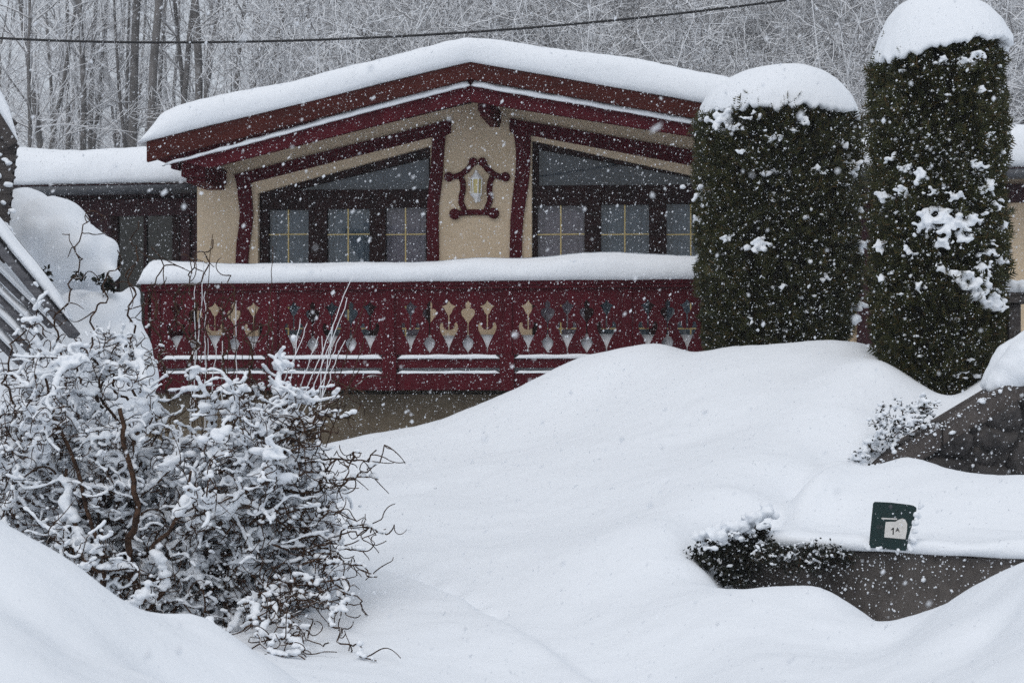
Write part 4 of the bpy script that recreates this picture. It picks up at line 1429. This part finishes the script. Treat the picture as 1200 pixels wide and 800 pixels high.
# small orange stub, added at the foot of the wall
pp = at(1061, 737, 8.2)
pp.z = gz(pp.x, pp.y) + .012
MB().tube([(0, 0, -.12), (0.004, 0, -.01), (.012, 0, .035)], [.012, .011, .006], 8).build('orange_stub', M['orange'], None, True).location = pp
tag(bpy.data.objects['orange_stub'], 'tiny orange stub poking from the snow at the wall foot', 'stub')

# ------------------------------------------------------------------ stone stair wall on the right
sw0, sw1 = at(1000, 556, 11.7), at(1300, 372, 11.85)
SYf = 11.72
zt = lambda x: sw0.z + (sw1.z - sw0.z) * (x - sw0.x) / (sw1.x - sw0.x)
stone = empty('stone_stair_wall', (at(1190, 560, SYf).x, SYf, .4))
tag(stone, 'dark stone wall with a sloping coping climbing beside the tall arborvitae', 'wall')
rs = random.Random(3)
ox, oy, oz = stone.location
nu, nv = 170, 70
V, Q = [], []
for a_ in range(nu + 1):
    xx = sw0.x - .05 + (sw1.x - sw0.x + .05) * a_ / nu
    for b_ in range(nv + 1):
        zz = .1 + (zt(xx) - .17 - .1) * b_ / nv
        wx = xx + .06 * nz(xx * 4, zz * 4, 2)
        wz = zz + .05 * nz(xx * 4, zz * 4, 7)
        ds, _p = mnoise.voronoi(Vector((wx * 3.4, wz * 4.6, 1.3)))
        e_ = min(1, max(0, (ds[1] - ds[0]) * 4.5))
        y_ = -.10 * (e_ ** .5) - .05 * nz(xx * 2.6, zz * 3.6, 9) - .035 * nz(xx * 9, zz * 9) - .016 * nz(xx * 25, zz * 25)
        V.append((xx - ox, y_, zz - oz))
Q = [(a_ * (nv + 1) + b_, (a_ + 1) * (nv + 1) + b_, (a_ + 1) * (nv + 1) + b_ + 1, a_ * (nv + 1) + b_ + 1) for a_ in range(nu) for b_ in range(nv)]
link_mesh('masonry', np_mesh('masonry', V, Q), M['stone'], stone)
MB().hexa([(sw0.x - ox, .10, sw0.z - oz - .16), (sw1.x - ox, .10, sw1.z - oz - .16), (sw1.x - ox, .26, sw1.z - oz - .16), (sw0.x - ox, .26, sw0.z - oz - .16),
           (sw0.x - ox, .10, .0 - .3), (sw1.x - ox, .10, .0 - .3), (sw1.x - ox, .26, -.3), (sw0.x - ox, .26, -.3)]).build('mortar', M['concrete'], stone)
cpg = MB()
nn = 3
for i in range(nn):
    a = sw0.lerp(sw1, i / nn)
    b_ = sw0.lerp(sw1, (i + .992) / nn)
    j = rs.uniform(-.008, .008)
    e = lambda p, y, dz: (p.x - ox, y, p.z - oz + dz)
    cpg.hexa([e(a, -.07 + j, -.2), e(b_, -.07 + j, -.2), e(b_, .32, -.2), e(a, .32, -.2), e(a, -.07 + j, 0), e(b_, -.07 + j, 0), e(b_, .32, 0), e(a, .32, 0)])
cpg.build('coping', M['coping'], stone, False, .02)
C, S = [], []
for q_ in range(700):
    xx = rng.uniform(sw0.x, sw1.x)
    dz = rng.choice([-.19, -.02, 0]) if rng.random() < .35 else -rng.uniform(0, .8)
    C.append((xx - ox, (-.08 if dz > -.2 else -.03), zt(xx) - oz + dz))
    r_ = math.exp(rng.normal(math.log(.0048), .45)) * (3.2 if q_ % 14 == 0 else 1)
    S.append((r_ * 1.4, r_ * .7, r_ * .8))
V, Fc = lumps(C, S, 1, .2, rng)
tag(link_mesh('snow_dust', np_mesh('snow_dust', V, Fc), M['snow_fine'], stone), kind='stuff')
C, S = [], []
for q_ in range(240):
    f = rng.uniform(0, 1) ** .7
    xx = at(1164, 440, SYf).x + f * .82
    r_ = .045 + .10 * min(1, f * 3.2)
    C.append((xx, SYf + rng.uniform(-.04, .30), zt(xx) + r_ * rng.uniform(-.1, .75)))
    S.append((r_ * 1.3, r_ * 1.2, r_))
V, Fc = lumps(C, S, 2, .08, rng)
tag(fused('coping_snow', V, Fc, .018, M['snow'], None, 22, .005, 6), 'snow heap on the upper end of the sloping stone wall', 'snow', kind='thing')
C, S = [], []
for q_ in range(26):
    p = at(rng.normal(1193, 5), rng.uniform(528, 566), 11.75)
    C.append(p[:])
    s_ = rng.uniform(.02, .045)
    S.append((s_, s_, s_ * 1.2))
V, Fc = lumps(C, S, 2, .12, rng)
tag(fused('snow_lump', V, Fc, .012, M['snow'], None, 3), 'small upright snow lump against the dark stone wall', 'snow', kind='thing')

# wooden post with snow hat at the right edge
gp = at(1187, 412, 13.6)
post = empty('garden_post', (gp.x, gp.y, gp.z - .3))
tag(post, 'dark wooden post with a snow topped cap beside the tall arborvitae', 'post')
MB().box(-.055, .055, -.055, .055, 0, .72).build('shaft', M['shed_wood'], post, bevel=.008)
MB().box(-.13, .13, -.13, .13, .725, .78).box(-.09, .09, -.09, .09, .782, .82).build('cap', M['shed_wood'], post, bevel=.008)
V, Fc = lumps([(rng.normal(0, .06), rng.normal(0, .06), .85 + rng.uniform(0, .05)) for _ in range(22)], [(.07, .07, .05)] * 22, 2, .08, rng)
fused('snow_hat', V, Fc, .012, M['snow'], post, 4)

# ------------------------------------------------------------------ shed, outside stair and buried hedge at the left
SHY = 9.8
sh = empty('wooden_shed', at(-40, 300, SHY))
tag(sh, 'old dark board shed corner under a steep snowy roof edge', 'shed')
b0 = sh.location
L_ = lambda px_, py_, Y, dz=0: Vector(at(px_, py_, Y)) - b0 + Vector((0, 0, dz))
# roof plane edge: falls steeply to the right
rf = MB()
e0, e1 = L_(-120, -60, SHY), L_(21, 166, SHY)
bk = Vector((-1.05, 2.6, 0))
nrm = Vector((e1.z - e0.z, 0, -(e1.x - e0.x))).normalized()
if nrm.z > 0: nrm = -nrm
rf.hexa([e0, e1, e1 + nrm * .07, e0 + nrm * .07, e0 + bk, e1 + bk, e1 + bk + nrm * .07, e0 + bk + nrm * .07])
rf.build('roof', M['shed_wood'], sh, bevel=.006)
nsb = 14
for i in range(nsb):
    ya = 132 + i * 13
    a = L_(-70, ya - 60, SHY + .08)
    xr = 20 - 0.105 * (ya + 18 - 165) if ya > 150 else 17
    b_ = L_(xr, ya + 18 - (20 - xr) * .6, SHY + .08)
    MB().beam(a, b_, .03, .062).build('board', M['shed_wood'], sh, bevel=.004)
cp_t, cp_b = L_(19.5, 168, SHY + .13), L_(6, 300, SHY + .13)
MB().hexa([L_(-70, 120, SHY + .14), cp_t + Vector((0, .02, 0)), cp_b + Vector((0, .02, 0)), L_(-70, 320, SHY + .14),
           L_(-70, 120, SHY + 2), cp_t + Vector((-.9, 1.9, 0)), cp_b + Vector((-.9, 1.9, 0)), L_(-70, 320, SHY + 2)]).build('wall', M['shed_wood'], sh)
pts = [at(px_, py_, SHY) for px_, py_ in ((-110, -45), (-60, 36), (-30, 84), (0, 132), (12, 151), (20, 164))]
slab('shed_snow', pts, [.22, .22, .22, .2, .17, .05], (-.42, 1, 0), 2.4, M['snow'], 'snow on the steep shed roof edge', lip=.05, amp=.02, taper=(0, .12))
C, S = [], []
for i in range(2, nsb, 2):
    ya = 132 + i * 13
    for q_ in range(10):
        f = rng.uniform(.4, .98)
        p = at(-70 + 88 * f, ya - 60 + 78 * f - 4, SHY + .05)
        C.append(p[:])
        s_ = rng.uniform(.012, .026)
        S.append((s_ * 1.4, s_, s_ * .8))
V, Fc = lumps(C, S, 2, .12, rng)
tag(fused('board_snow', V - np.array(sh.location), Fc, .008, M['snow_fine'], sh, 2), kind='stuff')

STY = 9.6
st = empty('outside_stair', at(0, 420, STY))
tag(st, 'weathered grey wooden stair with sloping stringer and slats, running down behind the hazel', 'stair')
b0 = st.location
MB().beam(L_(-90, 182, STY), L_(88, 394, STY), .05, .135, (0, -1, 0.0)).build('stringer', M['grey_wood'], st, bevel=.008)
for i in range(4):
    dy = 44 + i * 26
    MB().beam(L_(-90, 182 + dy + 10, STY + .12), L_(60 - i * 12, 182 + dy + 10 + (150 - i * 12) * .98, STY + .12), .03, .085, (0, -1, .0)).build('slat', M['grey_wood'], st, bevel=.005)
pts = [at(px_, py_, STY - .03) for px_, py_ in ((-88, 172), (-40, 229), (0, 277), (30, 313), (60, 349), (80, 373))]
slab('stringer_snow', pts, [.09, .10, .11, .10, .09, .07], (0, 1, 0), .09, M['snow'], 'ribbon of snow on the sloping stair stringer', lip=.02, both=True, amp=.012, taper=(0, .1), fr=4)
for i in range(4):
    dy = 44 + i * 26
    pts = [at(-90 + (145 - i * 12) * f, 182 + dy + 2 + (145 - i * 12) * .98 * f, STY + .1) for f in (0, .25, .5, .75, 1)]
    slab('slat_snow', pts, [.05] * 5, (0, 1, 0), .05, M['snow_fine'], 'snow line on the %s grey stair slat below the stringer' % ('first', 'second', 'third', 'fourth')[i], lip=.01, amp=.012, taper=(0, .1), fr=6, seed=i)

hd = at(80, 350, 12.2)
hedge = empty('buried_shrub', hd)
tag(hedge, 'rounded shrub buried under a great pillow of snow between stair and balcony', 'bush')
C, S = [], []
for px_, py_, Y, r in ((30, 262, 12.4, 46), (62, 272, 12.3, 46), (85, 292, 12.2, 40), (108, 308, 12.2, 26), (120, 316, 12.2, 20), (20, 300, 12.4, 60), (55, 310, 12.3, 30), (-20, 290, 12.6, 80), (130, 322, 12.1, 12),
                       (60, 380, 12.2, 42), (95, 372, 12.1, 38), (125, 370, 12.0, 34), (145, 365, 12.1, 24), (150, 390, 12.1, 22), (140, 410, 12.0, 40), (40, 420, 12.2, 60), (100, 430, 12.0, 60), (75, 345, 12.3, 20), (155, 345, 12.1, 12), (150, 440, 12, 40), (60, 470, 12, 70), (120, 480, 12, 60), (0, 400, 12.3, 60), (108, 338, 12.3, 18), (90, 335, 12.35, 20)):
    C.append(np.array(at(px_, py_, Y) - hd))
    q_ = r / F * Y
    S.append((q_, q_ * .9, q_ * .95))
    for k in range(2):
        C.append(np.array(at(px_, py_, Y) - hd) + rng.normal(0, q_ * .3, 3))
        S.append((q_ * .55, q_ * .5, q_ * .5))
V, Fc = lumps(C, S, 2, .02, rng)
fused('snow_pillow', V, Fc, .022, M['snow'], hedge, 22, .016, 5)
VV, FF, k = [], [], 0
lines = []
for px_, py_ in ((50, 318), (55, 321), (90, 322), (94, 325), (115, 326), (120, 331), (126, 334), (132, 337), (129, 330)):
    for j in range(16):
        p = np.array(at(px_ + rng.normal(0, 2.2), py_ + rng.normal(0, 2.2), 11.86) - hd)
        d = rng.normal(0, 1, 3) + np.array([0, -.5, -.2])
        d /= np.linalg.norm(d)
        s_ = np.cross(d, rng.normal(0, 1, 3))
        s_ /= np.linalg.norm(s_)
        L = rng.uniform(.03, .07)
        VV += [p, p + d * L * .5 + s_ * L * .3, p + d * L, p + d * L * .5 - s_ * L * .3]
        FF.append((k, k + 1, k + 2, k + 3))
        k += 4
link_mesh('leaves', np_mesh('leaves', VV, FF), M['ivy'], hedge, False)

# ------------------------------------------------------------------ overhead cable
pts = []
for px_ in range(-500, 1501, 40):
    py_ = 50 - 0.0000926 * (px_ - 190) ** 2 if px_ > 190 else 50 - 0.00014 * (px_ - 190) ** 2
    pts.append(at(px_, py_, 14.5 + (px_ - 600) * .0008))
cb = MB().tube(pts, .0115, 8).build('overhead_cable', M['cable'], None, True)
tag(cb, 'thin black overhead cable slung across the woods above the roof', 'cable')


# ------------------------------------------------------------------ the wood behind
def grow(rng, p, d, L, r0, r1, n, wig, lift):
    pts, rr = [p.copy()], [r0]
    d = d / np.linalg.norm(d)
    for i in range(n):
        d = d + rng.normal(0, wig, 3) + np.array([0, 0, lift])
        d /= np.linalg.norm(d)
        p = p + d * L / n
        pts.append(p.copy())
        rr.append(r0 + (r1 - r0) * (i + 1) / n)
    return np.array(pts), np.array(rr)


def tall_tree(seed, H, r, low):
    rng = np.random.default_rng(seed)
    tr = [grow(rng, np.array([0, 0, -.6]), np.array([rng.normal(0, .04), rng.normal(0, .04), 1]), H, r, r * .18, 16, .035, .06)]
    if rng.random() < .4:
        i = 5
        tr.append(grow(rng, tr[0][0][i], np.array([rng.choice([-.3, .3]), rng.normal(0, .2), 1]), H * .6, r * .65, r * .12, 12, .05, .08))
    th, fi = [], []
    for P, R in list(tr):
        for k in range(24):
            i = rng.integers(int(len(P) * low), len(P))
            g = rng.uniform(0, 2 * np.pi)
            f = 1 - i / len(P)
            L = (1.0 + 3.4 * f ** .7) * rng.uniform(.6, 1.2)
            B = grow(rng, P[i], np.array([math.cos(g), math.sin(g), rng.uniform(.3, 1.1)]), L, R[i] * .42 + .008, .010, 8, .10, .05)
            th.append(B)
            for j in range(7):
                q = rng.integers(2, len(B[0]))
                C_ = grow(rng, B[0][q], rng.normal(0, .6, 3) + (B[0][q] - B[0][q - 1]) / (L / 8), L * rng.uniform(.2, .5), .012, .006, 5, .14, .03)
                fi.append(C_)
                for t in range(2):
                    w = rng.integers(1, len(C_[0]))
                    fi.append(grow(rng, C_[0][w], rng.normal(0, .7, 3) + (C_[0][w] - C_[0][w - 1]) / .2, rng.uniform(.2, .7), .0075, .004, 3, .15, .02))
    return (tubes(tr, 8), tubes(th, 4), tubes(fi, 3))


def bushy(seed, H, stems, spread):
    rng = np.random.default_rng(seed)
    th, fi = [], []
    for s_ in range(stems):
        g = rng.uniform(0, 2 * np.pi)
        P, R = grow(rng, np.array([rng.normal(0, .2), rng.normal(0, .2), -.3]), np.array([math.cos(g) * spread, math.sin(g) * spread, 1]), H * rng.uniform(.6, 1.1), .020, .007, 10, .10, .02)
        th.append((P, R))
        for k in range(15):
            i = rng.integers(2, len(P))
            B = grow(rng, P[i], rng.normal(0, .8, 3) + np.array([0, 0, .5]), rng.uniform(.5, 1.6), .012, .007, 6, .18, .0)
            th.append(B)
            for j in range(8):
                q = rng.integers(1, len(B[0]))
                C_ = grow(rng, B[0][q], rng.normal(0, .8, 3) + np.array([0, 0, .1]), rng.uniform(.3, .9), .010, .0055, 4, .2, -.02)
                fi.append(C_)
                for t in range(2):
                    w = rng.integers(1, len(C_[0]))
                    fi.append(grow(rng, C_[0][w], rng.normal(0, .8, 3), rng.uniform(.15, .45), .007, .004, 3, .2, 0))
    return (tubes(th, 4), tubes(fi, 3))


protos = []
for k, (H, r, low) in enumerate(((19, .12, .45), (22, .15, .45), (17, .09, .4), (21, .105, .3), (16, .07, .25), (24, .165, .5))):
    a, b_, c = tall_tree(100 + k, H, r, low)
    t = np_mesh('trunk', *a)
    off = len(b_[0])
    cr = np_mesh('crown', np.concatenate([b_[0], c[0]]), np.concatenate([b_[1], c[1] + off]))
    t.materials.append(M['forest_bark'])
    cr.materials.append(M['forest_twig'])
    for me in (t, cr): me.polygons.foreach_set('use_smooth', np.ones(len(me.polygons), dtype=bool))
    protos.append((t, cr))
bprotos = []
for k, (H, n_, sp_) in enumerate(((4.5, 7, .35), (6.5, 8, .25), (3.5, 8, .5), (7.5, 6, .2))):
    a, b_ = bushy(200 + k, H, n_, sp_)
    me = np_mesh('brush', np.concatenate([a[0], b_[0]]), np.concatenate([a[1], b_[1] + len(a[0])]))
    me.materials.append(M['forest_twig'])
    bprotos.append(me)
rng = np.random.default_rng(77)


def plant_tree(x, y, kind, s_, rz):
    t, cr = protos[kind]
    root = empty('bare_tree', (x, y, float(hill(np.array(x), np.array(y))) - .3), rz)
    root.scale = (s_, s_, s_)
    slope = x > 0
    tag(root, 'bare snow dusted tree on the slope above the roof' if slope else 'bare snow dusted tree in the wood behind the low wing', 'tree', 'bare trees on the slope above the roof' if slope else 'bare trees in the wood behind the wing')
    for nm, me in (('trunk', t), ('crown', cr)):
        o = bpy.data.objects.new(nm, me)
        COL.objects.link(o)
        o.parent = root


for k in range(225):
    y = rng.uniform(44, 100)
    px_ = rng.uniform(-60, 1260) if rng.random() < .8 else rng.uniform(-60, 520)
    x = (px_ - 600) / F * y
    big_ = rng.random()
    kind = int(rng.integers(0, 6)) if px_ < 620 or k % 3 == 0 else int(rng.choice([2, 3, 4, 4]))
    plant_tree(x, y, kind, rng.uniform(.8, 1.2), rng.uniform(0, 6.28))
for k in range(292):
    y = rng.uniform(32, 85)
    px_ = rng.uniform(-40, 1240) if rng.random() < .15 else rng.uniform(330, 1240)
    x = (px_ - 600) / F * y
    o = bpy.data.objects.new('brush', bprotos[int(rng.integers(0, 4))])
    COL.objects.link(o)
    o.location = (x, y, float(hill(np.array(x), np.array(y))) - .2)
    o.rotation_euler = (0, 0, rng.uniform(0, 6.28))
    s_ = rng.uniform(.8, 1.4)
    o.scale = (s_, s_, s_)
    tag(o, 'bare many stemmed thicket bush furred with snow on the wooded slope', 'bush', 'snowy thicket bushes on the wooded slope')

# ------------------------------------------------------------------ falling snow
rng = np.random.default_rng(5)
NF = 165000
P = np.stack([rng.uniform(-7.5, 7.5, NF), rng.uniform(2.2, 17.3, NF), rng.uniform(-.2, 6.5, NF)], 1)
P = np.concatenate([P, np.stack([rng.uniform(-1, 1, 260), rng.uniform(.9, 2.2, 260), rng.uniform(1.0, 2.7, 260)], 1)])
ok = P[:, 2] > ground(P[:, 0], P[:, 1], False) + .02
P = P[ok]
n = len(P)
OV = np.array([(1, 0, 0), (-1, 0, 0), (0, 1, 0), (0, -1, 0), (0, 0, 1), (0, 0, -1)], float)
OF = np.array([(0, 2, 4), (2, 1, 4), (1, 3, 4), (3, 0, 4), (2, 0, 5), (1, 2, 5), (3, 1, 5), (0, 3, 5)])
S = np.exp(rng.normal(math.log(.0021), .36, n))
stretch = np.stack([rng.uniform(.8, 1.2, n), rng.uniform(.8, 1.2, n), rng.uniform(.9, 1.7, n)], 1)
V = OV[None] * (S[:, None] * stretch)[:, None, :]
V[..., 0] += V[..., 2] * rng.normal(.25, .3, n)[:, None]
V = (V + P[:, None, :]).reshape(-1, 3)
Fc = (OF[None] + (np.arange(n) * 6)[:, None, None]).reshape(-1, 3)
tag(link_mesh('falling_snow', np_mesh('falling_snow', V, Fc), M['flake']), kind='stuff')

# ------------------------------------------------------------------ snow-filled air
hz = MB().box(-170, 170, -20, 150, -4, 90)
m, nt, b = new_mat('snowy haze')
nt.nodes.remove(b)
vol = nd(nt, 'ShaderNodeVolumePrincipled')
vol.inputs['Color'].default_value = (.93, .95, .98, 1)
vol.inputs['Density'].default_value = .0008
vol.inputs['Anisotropy'].default_value = .2
nt.links.new(vol.outputs[0], nt.nodes['Material Output'].inputs['Volume'])
tag(hz.build('haze', m), kind='stuff')

# ------------------------------------------------------------------ overcast light
SUN_EL, SUN_AZ = math.radians(55), math.radians(200)
w = bpy.data.worlds.new('World')
SC.world = w
w.use_nodes = True
nt = w.node_tree
bg = nt.nodes['Background']
sky = nt.nodes.new('ShaderNodeTexSky')
sky.sky_type = 'NISHITA'
sky.sun_disc = False
sky.sun_elevation = SUN_EL
sky.sun_rotation = SUN_AZ
sky.air_density = 1.0
sky.dust_density = 6.0
hs = nd(nt, 'ShaderNodeHueSaturation', Saturation=0.75)
nt.links.new(sky.outputs[0], hs.inputs['Color'])
cl = nd(nt, 'ShaderNodeMix', data_type='RGBA')
cl.inputs[0].default_value = 0.7
nt.links.new(hs.outputs[0], cl.inputs[6])
cl.inputs[7].default_value = (6.3, 6.8, 7.4, 1)
nt.links.new(cl.outputs[2], bg.inputs[0])
bg.inputs[1].default_value = 0.10
ld = bpy.data.lights.new('sun', 'SUN')
ld.energy = 0.5
ld.angle = math.radians(50)
ld.color = (1.0, .98, .95)
lo = bpy.data.objects.new('sun', ld)
COL.objects.link(lo)
dirv = Vector((math.sin(SUN_AZ) * math.cos(SUN_EL), math.cos(SUN_AZ) * math.cos(SUN_EL), math.sin(SUN_EL)))
lo.rotation_euler = dirv.to_track_quat('Z', 'Y').to_euler()

# ------------------------------------------------------------------ camera
cam = bpy.data.cameras.new('camera')
cam.sensor_width = 36
cam.lens = 54
cam.shift_y = (HZ - 400) / 1200
cam.clip_start = .05
cam.clip_end = 1500
cam.dof.use_dof = True
cam.dof.focus_distance = 13.5
cam.dof.aperture_fstop = 9.0
co = bpy.data.objects.new('camera', cam)
COL.objects.link(co)
co.location = (0, 0, EYE)
co.rotation_euler = (math.radians(90), 0, 0)
SC.camera = co

SC.view_settings.view_transform = 'Standard'
SC.view_settings.look = 'None'
SC.view_settings.gamma = 1
SC.view_settings.exposure = 0.16
SC.cycles.use_denoising = False
SC.cycles.volume_bounces = 1
SC.cycles.max_bounces = 8
SC.cycles.transparent_max_bounces = 12
